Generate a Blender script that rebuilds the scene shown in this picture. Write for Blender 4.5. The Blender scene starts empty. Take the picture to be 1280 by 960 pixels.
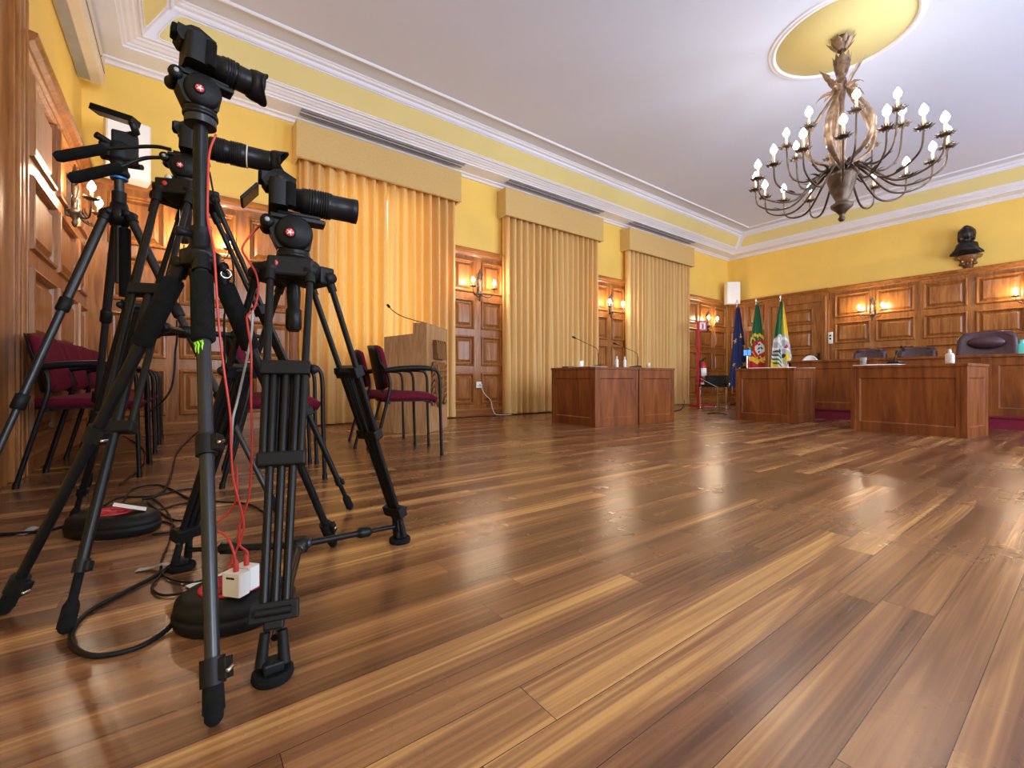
import bpy, math, random
from mathutils import Vector, Matrix, noise
random.seed(7)
SC = bpy.context.scene
COL = SC.collection
R = math.radians
PI = math.pi
DAY, EXPO = 108, 1.08
# ---------------------------------------------------------------- camera numbers
F, YAW, CY, H = 552.0, R(36.81), 475.5, 0.57
S_, C_ = math.sin(YAW), math.cos(YAW)
W, L, XL, YF, HC = 6.05, 11.78, -0.79, -3.3, 4.19      # window wall, end wall, left wall, wall behind, ceiling
def at(px, py, d):                                       # pixel + distance -> point
    t = (px-640)/F
    return Vector((d*(S_+C_*t), d*(C_-S_*t), H+(CY-py)/F*d))
def onf(px, py, h=0.0):                                  # pixel on a level plane
    return at(px, py, (h-H)*F/(CY-py))
# ---------------------------------------------------------------- mesh builder
class MB:
    def __init__(s, M=None):
        s.v=[]; s.f=[]; s.mi=[]; s.sm=[]; s.M=M or Matrix()
    def add(s, vs, fs, mi=0, sm=False):
        o=len(s.v); M=s.M
        s.v += [tuple(M@Vector(v)) for v in vs]
        for f in fs:
            s.f.append(tuple(o+i for i in f)); s.mi.append(mi); s.sm.append(sm)
        return s
    def box(s, c, d, mi=0, rot=None):
        x,y,z=[a/2 for a in d]; c=Vector(c)
        vs=[Vector(p) for p in ((-x,-y,-z),(x,-y,-z),(x,y,-z),(-x,y,-z),(-x,-y,z),(x,-y,z),(x,y,z),(-x,y,z))]
        if rot is not None: vs=[rot@v for v in vs]
        return s.add([c+v for v in vs],[(0,3,2,1),(4,5,6,7),(0,1,5,4),(1,2,6,5),(2,3,7,6),(3,0,4,7)],mi)
    def bb(s, x0,x1,y0,y1,z0,z1,mi=0):
        return s.box(((x0+x1)/2,(y0+y1)/2,(z0+z1)/2),(abs(x1-x0),abs(y1-y0),abs(z1-z0)),mi)
    def rbox(s, c, d, r=.01, mi=0, n=4, axis='z'):      # box with rounded vertical corners
        x,y,z=d; r=min(r,x/2-1e-4,y/2-1e-4); out=[]
        for cx,cy,a0 in ((x/2-r,y/2-r,0),(-x/2+r,y/2-r,90),(-x/2+r,-y/2+r,180),(x/2-r,-y/2+r,270)):
            for k in range(n+1):
                a=R(a0+90*k/n); out.append((cx+r*math.cos(a),cy+r*math.sin(a)))
        return s.prism(out,-z/2,z/2,mi,c,axis,sm=True)
    def prism(s, poly, a, b, mi=0, c=(0,0,0), axis='z', sm=False):
        n=len(poly); c=Vector(c)
        def m(p,h): return c+Vector({'z':(p[0],p[1],h),'y':(p[0],h,p[1]),'x':(h,p[0],p[1])}[axis])
        vs=[m(p,a) for p in poly]+[m(p,b) for p in poly]
        s.add(vs,[tuple(range(n))[::-1],tuple(range(n,2*n))],mi)
        return s.add(vs,[(i,(i+1)%n,n+(i+1)%n,n+i) for i in range(n)],mi,sm)
    def tube(s, path, r, n=8, mi=0, cap=True, sm=True, flat=1.0, up=None):
        P=[Vector(p) for p in path]; k=len(P)
        rr=r if isinstance(r,(list,tuple)) else [r]*k
        vs=[]; prev=None
        for i in range(k):
            t=(P[min(i+1,k-1)]-P[max(i-1,0)])
            t = t.normalized() if t.length>1e-9 else Vector((0,0,1))
            if prev is None:
                a=up if up is not None else (Vector((0,0,1)) if abs(t.z)<.9 else Vector((1,0,0)))
                u=a-t*a.dot(t)
                if u.length<1e-6: u=t.orthogonal()
                u.normalize()
            else:
                u=prev-t*prev.dot(t)
                u = u.normalized() if u.length>1e-6 else t.orthogonal().normalized()
            w=t.cross(u); prev=u
            for j in range(n):
                a=2*PI*j/n; vs.append(P[i]+u*(rr[i]*math.cos(a))+w*(rr[i]*flat*math.sin(a)))
        fs=[(i*n+j,i*n+(j+1)%n,(i+1)*n+(j+1)%n,(i+1)*n+j) for i in range(k-1) for j in range(n)]
        s.add(vs,fs,mi,sm)
        if cap: s.add(vs,[tuple(range(n))[::-1],tuple(range((k-1)*n,k*n))],mi)
        return s
    def lathe(s, prof, n=24, c=(0,0,0), mi=0, M=None, sm=True, sx=1, sy=1):
        c=Vector(c); M=M or Matrix(); vs=[]
        for r,z in prof:
            for j in range(n):
                a=2*PI*j/n; vs.append(c+M@Vector((r*sx*math.cos(a),r*sy*math.sin(a),z)))
        fs=[(i*n+j,i*n+(j+1)%n,(i+1)*n+(j+1)%n,(i+1)*n+j) for i in range(len(prof)-1) for j in range(n)]
        s.add(vs,fs,mi,sm)
        return s.add(vs,[tuple(range(n))[::-1],tuple(range((len(prof)-1)*n,len(prof)*n))],mi)
    def ball(s, c, r, n=12, mi=0, sc=(1,1,1)):
        c=Vector(c); m=n//2; vs=[]
        for i in range(m+1):
            th=PI*i/m
            for j in range(n):
                a=2*PI*j/n; vs.append(c+Vector((r*sc[0]*math.sin(th)*math.cos(a),r*sc[1]*math.sin(th)*math.sin(a),-r*sc[2]*math.cos(th))))
        return s.add(vs,[(i*n+j,i*n+(j+1)%n,(i+1)*n+(j+1)%n,(i+1)*n+j) for i in range(m) for j in range(n)],mi,True)
    def grid(s, fn, nu, nv, mi=0, sm=True, mf=None):
        vs=[fn(i/nu,j/nv) for j in range(nv+1) for i in range(nu+1)]
        o=len(s.v); s.v+=[tuple(s.M@Vector(v)) for v in vs]
        for j in range(nv):
            for i in range(nu):
                a=o+j*(nu+1)+i
                s.f.append((a,a+1,a+nu+2,a+nu+1)); s.sm.append(sm)
                s.mi.append(mf((i+.5)/nu,(j+.5)/nv) if mf else mi)
        return s
    def build(s, name, mats, parent=None, bevel=0, solid=0, sub=0, loc=None, weld=False):
        me=bpy.data.meshes.new(name); me.from_pydata(s.v,[],s.f)
        for m in (mats if isinstance(mats,(list,tuple)) else [mats]): me.materials.append(m)
        me.polygons.foreach_set('material_index',s.mi); me.polygons.foreach_set('use_smooth',s.sm)
        me.update()
        o=bpy.data.objects.new(name,me); COL.objects.link(o)
        if parent is not None: o.parent=parent
        if loc is not None: o.location=loc
        if weld:
            w=o.modifiers.new('w','WELD'); w.merge_threshold=.0004
        if solid:
            m=o.modifiers.new('s','SOLIDIFY'); m.thickness=solid; m.offset=0
        if bevel:
            b=o.modifiers.new('b','BEVEL'); b.width=bevel; b.segments=2; b.limit_method='ANGLE'; b.angle_limit=R(40)
        if sub:
            b=o.modifiers.new('ss','SUBSURF'); b.levels=sub; b.render_levels=sub
        return o
def tag(o,label,cat,group=None):
    o['label']=label; o['category']=cat
    if group: o['group']=group
    return o
def thing(name,label,cat,loc=(0,0,0),rz=0,group=None):
    o=bpy.data.objects.new(name,None); COL.objects.link(o); o.empty_display_size=.1
    o.location=loc; o.rotation_euler=(0,0,rz)
    return tag(o,label,cat,group)
def st(o): o['kind']='structure'; return o
def dup(root,loc=None,rz=None,label=None,group=None):
    def cp(o,par):
        c=o.copy(); COL.objects.link(c)
        if par is not None: c.parent=par
        for ch in KIDS.get(o.name,()): cp(ch,c)
        return c
    KIDS={}
    for o in COL.objects:
        if o.parent: KIDS.setdefault(o.parent.name,[]).append(o)
    r=cp(root,None)
    if loc is not None: r.location=loc
    if rz is not None: r.rotation_euler=(0,0,rz)
    if label: r['label']=label
    if group: r['group']=group
    return r
def rot_to(d,up=Vector((0,0,1))):                       # X axis along d
    x=Vector(d).normalized(); y=up.cross(x)
    y = y.normalized() if y.length>1e-6 else Vector((0,1,0))
    z=x.cross(y)
    return Matrix((x,y,z)).transposed().to_4x4()
def frame(o,d,up=Vector((0,0,1))): return Matrix.Translation(o)@rot_to(d,up)
def zto(d):                                             # Z axis along d
    return Vector((0,0,1)).rotation_difference(Vector(d).normalized()).to_matrix().to_4x4()
def bez(pts,n=8):                                       # Catmull-Rom through points
    P=[Vector(p) for p in pts]; P=[2*P[0]-P[1]]+P+[2*P[-1]-P[-2]]; out=[]
    for i in range(1,len(P)-2):
        a,b,c,d=P[i-1:i+3]
        for k in range(n):
            t=k/n
            out.append(.5*((2*b)+(c-a)*t+(2*a-5*b+4*c-d)*t*t+(3*b-a-3*c+d)*t**3))
    return out+[P[-2]]
# ---------------------------------------------------------------- materials
def newmat(name):
    m=bpy.data.materials.new(name); m.use_nodes=True; nt=m.node_tree; nt.nodes.clear()
    out=nt.nodes.new('ShaderNodeOutputMaterial'); b=nt.nodes.new('ShaderNodeBsdfPrincipled')
    nt.links.new(b.outputs[0],out.inputs[0]); return m,nt,b,out
def mat(name,col,rough=.5,metal=0,var=.12,scale=8,coat=0,spec=.5,bump=0,bscale=60,sheen=0,stretch=None,trans=0,alpha=None):
    m,nt,b,out=newmat(name); N=nt.nodes.new; K=nt.links.new
    tc=N('ShaderNodeTexCoord'); mp=N('ShaderNodeMapping'); K(tc.outputs['Object'],mp.inputs[0])
    if stretch: mp.inputs['Scale'].default_value=stretch
    nz=N('ShaderNodeTexNoise'); nz.inputs['Scale'].default_value=scale; nz.inputs['Detail'].default_value=4
    K(mp.outputs[0],nz.inputs['Vector'])
    r=N('ShaderNodeValToRGB'); r.color_ramp.elements[0].position=.3; r.color_ramp.elements[1].position=.7
    r.color_ramp.elements[0].color=(*[c*(1-var) for c in col],1); r.color_ramp.elements[1].color=(*[min(1,c*(1+var)) for c in col],1)
    K(nz.outputs['Fac'],r.inputs[0]); K(r.outputs[0],b.inputs['Base Color'])
    b.inputs['Roughness'].default_value=rough; b.inputs['Metallic'].default_value=metal
    b.inputs['Coat Weight'].default_value=coat; b.inputs['Coat Roughness'].default_value=.12
    b.inputs['Specular IOR Level'].default_value=spec
    if sheen: b.inputs['Sheen Weight'].default_value=sheen
    if trans: b.inputs['Transmission Weight'].default_value=trans
    if bump:
        n2=N('ShaderNodeTexNoise'); n2.inputs['Scale'].default_value=bscale; K(mp.outputs[0],n2.inputs['Vector'])
        bp=N('ShaderNodeBump'); bp.inputs['Strength'].default_value=bump; bp.inputs['Distance'].default_value=.004
        K(n2.outputs['Fac'],bp.inputs['Height']); K(bp.outputs[0],b.inputs['Normal'])
    return m
def wood(name,dark,mid,light,axis='z',rough=.36,coat=.14,scale=3.0,crough=.1):
    m,nt,b,out=newmat(name); N=nt.nodes.new; K=nt.links.new
    tc=N('ShaderNodeTexCoord'); mp=N('ShaderNodeMapping'); K(tc.outputs['Object'],mp.inputs[0])
    sc={'z':(9,9,.9),'x':(.9,9,9),'y':(9,.9,9)}[axis]; mp.inputs['Scale'].default_value=sc
    n1=N('ShaderNodeTexNoise'); n1.inputs['Scale'].default_value=scale*.5; n1.inputs['Detail'].default_value=6; n1.inputs['Distortion'].default_value=1.6
    K(mp.outputs[0],n1.inputs['Vector'])
    n2=N('ShaderNodeTexNoise'); n2.inputs['Scale'].default_value=scale*5; n2.inputs['Detail'].default_value=3; K(mp.outputs[0],n2.inputs['Vector'])
    ad=N('ShaderNodeMath'); ad.operation='MULTIPLY_ADD'; ad.inputs[1].default_value=.3; K(n2.outputs['Fac'],ad.inputs[0]); 
    sb=N('ShaderNodeMath'); sb.operation='SUBTRACT'; sb.inputs[1].default_value=.15; K(n1.outputs['Fac'],sb.inputs[0]); K(sb.outputs[0],ad.inputs[2])
    r=N('ShaderNodeValToRGB'); e=r.color_ramp.elements; e[0].position=.34; e[0].color=(*dark,1); e[1].position=.68; e[1].color=(*light,1)
    k=e.new(.5); k.color=(*mid,1)
    K(ad.outputs[0],r.inputs[0]); K(r.outputs[0],b.inputs['Base Color'])
    b.inputs['Roughness'].default_value=rough; b.inputs['Coat Weight'].default_value=coat; b.inputs['Coat Roughness'].default_value=crough; b.inputs['Specular IOR Level'].default_value=.32
    bp=N('ShaderNodeBump'); bp.inputs['Strength'].default_value=.12; bp.inputs['Distance'].default_value=.002
    K(n2.outputs['Fac'],bp.inputs['Height']); K(bp.outputs[0],b.inputs['Normal'])
    return m
def floor_mat():
    m,nt,b,out=newmat('plank_floor'); N=nt.nodes.new; K=nt.links.new
    def M(op,a=None,b_=None,c=None):
        n=N('ShaderNodeMath'); n.operation=op
        for i,x in enumerate((a,b_,c)):
            if x is None: continue
            if hasattr(x,'links') or hasattr(x,'is_linked'): K(x,n.inputs[i])
            else: n.inputs[i].default_value=x
        return n.outputs[0]
    tc=N('ShaderNodeTexCoord'); sp=N('ShaderNodeSeparateXYZ'); K(tc.outputs['Object'],sp.inputs[0])
    x,y=sp.outputs[0],sp.outputs[1]
    yy=M('DIVIDE',M('ADD',y,.067),.1025); row=M('FLOOR',yy); fy=M('FRACT',yy)
    w1=N('ShaderNodeTexWhiteNoise'); w1.noise_dimensions='1D'; K(row,w1.inputs['W'])
    xx=M('DIVIDE',M('ADD',x,M('MULTIPLY',w1.outputs[0],7.3)),1.45); cx=M('FLOOR',xx); fx=M('FRACT',xx)
    cb=N('ShaderNodeCombineXYZ'); K(row,cb.inputs[0]); K(cx,cb.inputs[1])
    w2=N('ShaderNodeTexWhiteNoise'); w2.noise_dimensions='2D'; K(cb.outputs[0],w2.inputs['Vector'])
    sp2=N('ShaderNodeSeparateColor'); K(w2.outputs['Color'],sp2.inputs[0])
    r1,r2,r3=sp2.outputs
    # long figure, one slice of the log for each board
    gv=N('ShaderNodeCombineXYZ'); K(M('MULTIPLY_ADD',x,.42,M('MULTIPLY',r1,37.)),gv.inputs[0]); K(M('MULTIPLY_ADD',y,9.,M('MULTIPLY',r2,19.)),gv.inputs[1]); K(M('MULTIPLY',r3,11.),gv.inputs[2])
    n1=N('ShaderNodeTexNoise'); n1.inputs['Scale'].default_value=1.; n1.inputs['Detail'].default_value=2; n1.inputs['Distortion'].default_value=.55; K(gv.outputs[0],n1.inputs['Vector'])
    gv2=N('ShaderNodeCombineXYZ'); K(M('MULTIPLY_ADD',x,1.1,M('MULTIPLY',r2,50.)),gv2.inputs[0]); K(M('MULTIPLY',y,95.),gv2.inputs[1]); K(M('MULTIPLY',r3,11.),gv2.inputs[2])
    n2=N('ShaderNodeTexNoise'); n2.inputs['Scale'].default_value=1.; n2.inputs['Detail'].default_value=3; n2.inputs['Distortion'].default_value=.4; K(gv2.outputs[0],n2.inputs['Vector'])
    rings=M('MULTIPLY_ADD',M('SINE',M('MULTIPLY',n1.outputs['Fac'],85.)),.045,0.)
    t=M('ADD',M('ADD',M('MULTIPLY_ADD',n1.outputs['Fac'],1.25,-.30),rings),M('ADD',M('MULTIPLY_ADD',n2.outputs['Fac'],.40,-.20),M('MULTIPLY_ADD',r1,.26,-.13)))
    rp=N('ShaderNodeValToRGB'); e=rp.color_ramp.elements
    e[0].position=.0; e[0].color=(.075,.030,.014,1); e[1].position=.9; e[1].color=(.64,.37,.13,1)
    for p,c in ((.20,(.12,.050,.022)),(.40,(.21,.092,.038)),(.54,(.32,.155,.058)),(.66,(.50,.27,.09))):
        k=e.new(p); k.color=(*c,1)
    K(t,rp.inputs[0])
    # gaps
    ey=M('MINIMUM',fy,M('SUBTRACT',1.,fy)); ex=M('MINIMUM',fx,M('SUBTRACT',1.,fx))
    g=M('MINIMUM',M('MULTIPLY',ey,.1025),M('MULTIPLY',ex,1.45)); gap=M('LESS_THAN',g,.0007)
    mx=N('ShaderNodeMix'); mx.data_type='RGBA'; K(gap,mx.inputs[0]); K(rp.outputs[0],mx.inputs[6]); mx.inputs[7].default_value=(.035,.016,.009,1)
    K(mx.outputs[2],b.inputs['Base Color'])
    # varnish wear: scuffed patches
    n3=N('ShaderNodeTexNoise'); n3.inputs['Scale'].default_value=1.6; n3.inputs['Detail'].default_value=5; n3.inputs['Roughness'].default_value=.6; K(tc.outputs['Object'],n3.inputs['Vector'])
    K(M('MULTIPLY_ADD',n3.outputs['Fac'],.22,.15),b.inputs['Roughness'])
    b.inputs['Specular IOR Level'].default_value=.55
    n4=N('ShaderNodeTexNoise'); n4.inputs['Scale'].default_value=9.; n4.inputs['Detail'].default_value=2; K(tc.outputs['Object'],n4.inputs['Vector'])
    hgt=M('ADD',M('MULTIPLY_ADD',gap,-.35,M('MULTIPLY',r2,.05)),M('MULTIPLY',n4.outputs['Fac'],.30))
    bp=N('ShaderNodeBump'); bp.inputs['Strength'].default_value=.18; bp.inputs['Distance'].default_value=.004; K(hgt,bp.inputs['Height']); K(bp.outputs[0],b.inputs['Normal'])
    return m
def emis(name,col,s):
    m,nt,b,out=newmat(name); b.inputs['Base Color'].default_value=(*col,1)
    b.inputs['Emission Color'].default_value=(*col,1); b.inputs['Emission Strength'].default_value=s; return m
M_floor=floor_mat()
M_yel=mat('yellow_paint',(.84,.56,.12),.6,var=.04,scale=2,bump=.05,bscale=40)
M_pale=mat('pale_yellow_paint',(.72,.62,.27),.6,var=.03,scale=2)
M_white=mat('white_plaster',(.75,.77,.87),.55,var=.03,scale=3)
M_ceil=mat('ceiling_paint',(.62,.68,.85),.7,var=.02,scale=1)
M_wood=wood('oak_panelling',(.20,.066,.014),(.29,.104,.022),(.38,.148,.034))
M_woodx=wood('oak_rail',(.20,.066,.014),(.29,.104,.022),(.37,.145,.033),'x')
M_desk=wood('desk_veneer',(.13,.032,.006),(.19,.050,.009),(.25,.075,.014),rough=.5,coat=.08,scale=2.)
M_lect=wood('lectern_veneer',(.27,.135,.055),(.36,.19,.08),(.43,.24,.11),rough=.5,coat=.1,scale=5)
M_carve=wood('carved_wood',(.10,.035,.012),(.17,.065,.022),(.25,.10,.04),rough=.4,coat=.3)
M_curt=None
M_val=mat('valance_fabric',(.62,.42,.16),.8,var=.05,scale=40,bump=.2,bscale=300)
M_blk=mat('black_metal',(.006,.006,.0065),.36,metal=0,var=.2,spec=.22)
M_blkp=mat('black_plastic',(.007,.007,.0075),.5,spec=.2,var=.2,bump=.1,bscale=200)
M_foam=mat('foam_grip',(.005,.005,.005),.95,var=.3,scale=60,bump=.5,bscale=400,spec=.2)
M_grey=mat('grey_metal',(.035,.037,.040),.32,metal=.6,var=.1)
M_lgrey=mat('light_grey_plastic',(.30,.31,.33),.45,var=.1)
M_chr=mat('chrome',(.65,.65,.67),.18,metal=1,var=.05)
M_red=mat('red_plastic',(.48,.012,.025),.4,var=.08)
M_redc=mat('red_cable',(.50,.035,.025),.45,var=.1)
M_logo=mat('red_logo',(.60,.05,.06),.4,var=.05)
M_wht=mat('white_plastic',(.75,.74,.72),.4,var=.03)
M_cream=mat('cream_plastic',(.66,.58,.46),.45,var=.04)
M_paper=mat('white_paper',(.82,.82,.80),.7,var=.03)
M_mar=mat('maroon_fabric',(.105,.005,.016),.9,var=.2,scale=90,bump=.4,bscale=300,spec=.15)
M_iron=mat('wrought_iron',(.10,.070,.052),.42,metal=.75,var=.45,scale=14)
M_irong=mat('aged_gilt_iron',(.24,.16,.11),.42,metal=.65,var=.45,scale=16)
M_candle=mat('candle_sleeve',(.75,.60,.42),.5,var=.05)
M_bronze=mat('dark_bronze',(.020,.017,.016),.35,metal=.5,var=.4)
M_leath=mat('purple_leather',(.055,.022,.032),.42,var=.2,scale=20,bump=.2,bscale=80)
M_carpet=mat('red_carpet',(.17,.006,.022),.95,var=.2,scale=60,bump=.5,bscale=200)
M_glassy=mat('clear_glass',(.9,.92,.93),.05,var=.01,trans=.9)
M_lens=mat('lens_glass',(.01,.012,.03),.05,var=.1,coat=1)
M_blue=mat('blue_ring',(.02,.16,.45),.35,metal=.4)
M_green=mat('green_sticker',(.30,.75,.02),.5,var=.05)
M_bulb=emis('warm_bulb',(1.,.80,.56),170)
M_bulb2=emis('chandelier_bulb',(1.,.90,.78),30)
M_gold=mat('gold_thread',(.80,.60,.10),.5,var=.1)
def curtain_mat():
    m,nt,b,out=newmat('gold_curtain_fabric'); N=nt.nodes.new; K=nt.links.new
    b.inputs['Base Color'].default_value=(.70,.46,.135,1); b.inputs['Roughness'].default_value=.75; b.inputs['Sheen Weight'].default_value=.15
    tc=N('ShaderNodeTexCoord'); mp=N('ShaderNodeMapping'); mp.inputs['Scale'].default_value=(140,140,30); K(tc.outputs['Object'],mp.inputs[0])
    nz=N('ShaderNodeTexNoise'); nz.inputs['Scale'].default_value=1; K(mp.outputs[0],nz.inputs['Vector'])
    r=N('ShaderNodeValToRGB'); r.color_ramp.elements[0].color=(.70,.46,.155,1); r.color_ramp.elements[1].color=(.84,.59,.24,1); K(nz.outputs['Fac'],r.inputs[0]); K(r.outputs[0],b.inputs['Base Color'])
    tr=N('ShaderNodeBsdfTranslucent'); tr.inputs[0].default_value=(1.0,.42,.05,1)
    mx=N('ShaderNodeMixShader'); mx.inputs[0].default_value=.2; K(b.outputs[0],mx.inputs[1]); K(tr.outputs[0],mx.inputs[2]); K(mx.outputs[0],out.inputs[0])
    return m
M_curt=curtain_mat()
# ================================================================ the room
def plane_fn(wall):
    return {'back':lambda u,v,d:(u,W-d,v),'right':lambda u,v,d:(L-d,u,v),'left':lambda u,v,d:(XL+d,u,v)}[wall]
def wall_with_holes(name,fn,u0,u1,v0,v1,holes,m):
    mb=MB(); us=sorted({u0,u1,*[h[0] for h in holes],*[h[1] for h in holes]}); vs=sorted({v0,v1,*[h[2] for h in holes],*[h[3] for h in holes]})
    for a,b in zip(us,us[1:]):
        for c,d in zip(vs,vs[1:]):
            if any(h[0]<=a and b<=h[1] and h[2]<=c and d<=h[3] for h in holes): continue
            p=[fn(a,c,0),fn(b,c,0),fn(b,d,0),fn(a,d,0)]; q=[fn(a,c,-.2),fn(b,c,-.2),fn(b,d,-.2),fn(a,d,-.2)]
            mb.add(p+q,[(0,1,2,3),(7,6,5,4),(0,4,5,1),(1,5,6,2),(2,6,7,3),(3,7,4,0)])
    return st(mb.build(name,m))
mb=MB(); mb.bb(XL-.2,L+.2,YF-.2,W+.2,-.1,0); st(mb.build('floor',M_floor))
mb=MB(); mb.bb(XL-.2,L+.2,YF-.2,W+.2,HC,HC+.1); st(mb.build('ceiling',M_ceil))
wall_with_holes('wall_back',lambda u,v,d:(u,W-d,v),XL-.2,L+.2,0,HC,[(1.5,3.0,.9,3.2)],M_yel)
wall_with_holes('wall_right',lambda u,v,d:(L-d,u,v),YF,W,0,HC,[],M_yel)
wall_with_holes('wall_left',lambda u,v,d:(XL+d,u,v),YF,W,0,HC,[],M_yel)
FW=[(.4,2.2,.8,3.3),(4.2,6.0,.8,3.3),(8.0,9.8,.8,3.3)]
wall_with_holes('wall_front',lambda u,v,d:(u,YF+d,v),XL-.2,L+.2,0,HC,FW,M_yel)
def window(n,x0,x1,z0,z1,y,cols=2):
    mb=MB(); t=.05
    mb.bb(x0,x0+t,y-.03,y+.03,z0,z1); mb.bb(x1-t,x1,y-.03,y+.03,z0,z1); mb.bb(x0,x1,y-.03,y+.03,z0,z0+t); mb.bb(x0,x1,y-.03,y+.03,z1-t,z1)
    for k in range(1,cols): c=x0+(x1-x0)*k/cols; mb.bb(c-t/2,c+t/2,y-.03,y+.03,z0,z1)
    mb.bb(x0,x1,y-.03,y+.03,z1-.75,z1-.70)
    o=st(mb.build('window_%d'%n,M_wht,bevel=.004))
window(1,1.5,3.0,.9,3.2,W+.1)
for i,h in enumerate(FW): window(i+2,*h,YF-.1)
# ---- raised panels
PRO=[(0,.0),(.008,.022),(.022,.026),(.036,.008),(.042,-.018),(.058,-.020),(.098,.008)]
def panelling(name,fn,u0,u1,v0,v1,cols,rows,m=None,base=.03,pro=PRO,parent=None,struct=True):
    mb=MB(); us=sorted({u0,u1,*[a for c in cols for a in c]}); vs=sorted({v0,v1,*[a for r in rows for a in r]})
    for a,b in zip(us,us[1:]):
        for c,d in zip(vs,vs[1:]):
            if any(p[0]<=a and b<=p[1] for p in cols) and any(r[0]<=c and d<=r[1] for r in rows):
                k=min(1,(b-a)/.24,(d-c)/.24); rings=[]
                for o,dd in pro: 
                    o*=k; rings.append([fn(a+o,c+o,base+dd),fn(b-o,c+o,base+dd),fn(b-o,d-o,base+dd),fn(a+o,d-o,base+dd)])
                vsx=[p for r in rings for p in r]; n=len(rings)
                fs=[(i*4+j,i*4+(j+1)%4,(i+1)*4+(j+1)%4,(i+1)*4+j) for i in range(n-1) for j in range(4)]+[((n-1)*4,(n-1)*4+1,(n-1)*4+2,(n-1)*4+3)]
                mb.add(vsx,fs)
            else:
                mb.add([fn(a,c,base),fn(b,c,base),fn(b,d,base),fn(a,d,base)],[(0,1,2,3)])
    P=[fn(u0,v0,0),fn(u1,v0,0),fn(u1,v1,0),fn(u0,v1,0),fn(u0,v0,base),fn(u1,v0,base),fn(u1,v1,base),fn(u0,v1,base)]
    mb.add(P,[(0,1,5,4),(1,2,6,5),(2,3,7,6),(3,0,4,7),(0,3,2,1)])
    o=mb.build(name,m or M_wood,parent)
    return st(o) if struct else o
def rail(name,fn,u0,u1,prof,m=None):                     # profile (d,v) swept along u
    mb=MB(); n=len(prof); vs=[fn(u0,v,d) for d,v in prof]+[fn(u1,v,d) for d,v in prof]
    mb.add(vs,[tuple(range(n)),tuple(range(n,2*n))[::-1]]+[(i,(i+1)%n,n+(i+1)%n,n+i) for i in range(n)])
    return st(mb.build(name,m or M_woodx))
CAP=[(0,2.55),(.035,2.55),(.05,2.565),(.055,2.59),(.085,2.61),(.10,2.635),(.10,2.655),(.075,2.66),(0,2.66)]
SKT=[(0,0),(.045,0),(.045,.10),(.038,.12),(.030,.13),(0,.13)]
ROWS=[(.19,.69),(.80,1.28),(1.39,1.86),(1.97,2.49)]
tn=[0]
def wains(fn,u0,u1,cols,rows=ROWS,skirt=True):
    tn[0]+=1; panelling('trim_%d'%tn[0],fn,u0,u1,0,2.56,cols,rows)
    tn[0]+=1; rail('trim_%d'%tn[0],fn,u0,u1,CAP)
    if skirt: tn[0]+=1; rail('trim_%d'%tn[0],fn,u0,u1,SKT)
fb,fr,fl=plane_fn('back'),plane_fn('right'),plane_fn('left')
wains(fb,XL+.031,1.16,[(-.60,-.13),(-.02,.515),(.62,1.11)])
wains(fb,3.34,4.32,[(3.36,3.75),(3.88,4.29)])
wains(fb,6.48,7.48,[(6.53,6.92),(7.05,7.44)])
wains(fb,9.66,L-.1,[(9.80,10.24),(10.35,10.93),(11.02,11.60)])
wains(fl,3.83,W-.001,[(4.0,4.66),(4.76,5.48),(5.58,5.98)])
wains(fr,5.06,W-.03,[(5.11,5.52),(5.60,5.93)])
wains(fr,YF,3.70,[(2.95,3.60),(2.24,2.87),(1.50,2.12),(.79,1.40),(.0,.62),(-.75,-.12),(-1.5,-.9),(-2.3,-1.65),(-3.1,-2.45)])
# ---- door in the end wall
mb=MB()
for u in ((3.70,3.84),(4.93,5.06)):
    mb.add([fr(*p) for p in ((u[0],0,0),(u[1],0,0),(u[1],2.56,0),(u[0],2.56,0),(u[0],0,.07),(u[1],0,.07),(u[1],2.56,.07),(u[0],2.56,.07))],[(0,3,2,1),(4,5,6,7),(0,1,5,4),(1,2,6,5),(2,3,7,6),(3,0,4,7)])
    c=sum(u)/2; mb.add([fr(*p) for p in ((c-.03,0,.07),(c+.03,0,.07),(c+.03,2.5,.07),(c-.03,2.5,.07),(c-.02,0,.09),(c+.02,0,.09),(c+.02,2.49,.09),(c-.02,2.49,.09))],[(4,5,6,7),(0,1,5,4),(1,2,6,5),(2,3,7,6),(3,0,4,7)])
mb.add([fr(*p) for p in ((3.70,2.38,0),(5.06,2.38,0),(5.06,2.56,0),(3.70,2.56,0),(3.70,2.38,.075),(5.06,2.38,.075),(5.06,2.56,.075),(3.70,2.56,.075))],[(0,3,2,1),(4,5,6,7),(0,1,5,4),(1,2,6,5),(2,3,7,6),(3,0,4,7)])
tn[0]+=1; st(mb.build('trim_%d'%tn[0],M_wood,bevel=.006))
tn[0]+=1; rail('trim_%d'%tn[0],fr,3.70,5.06,[(d+.03 if d>0 else 0,v) for d,v in CAP])
d2=panelling('door_1',fr,3.84,4.93,0,2.38,[(4.02,4.78)],[(.2,.75),(.87,1.2),(1.30,1.75),(1.88,2.25)],base=.035)
mb=MB(); mb.bb(L-.075,L-.035,3.88,3.92,1.0,1.2); mb.tube([(L-.07,3.90,1.12),(L-.11,3.90,1.12),(L-.11,4.0,1.12)],.009); mb.build('door_handle',M_bronze,d2)
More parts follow.
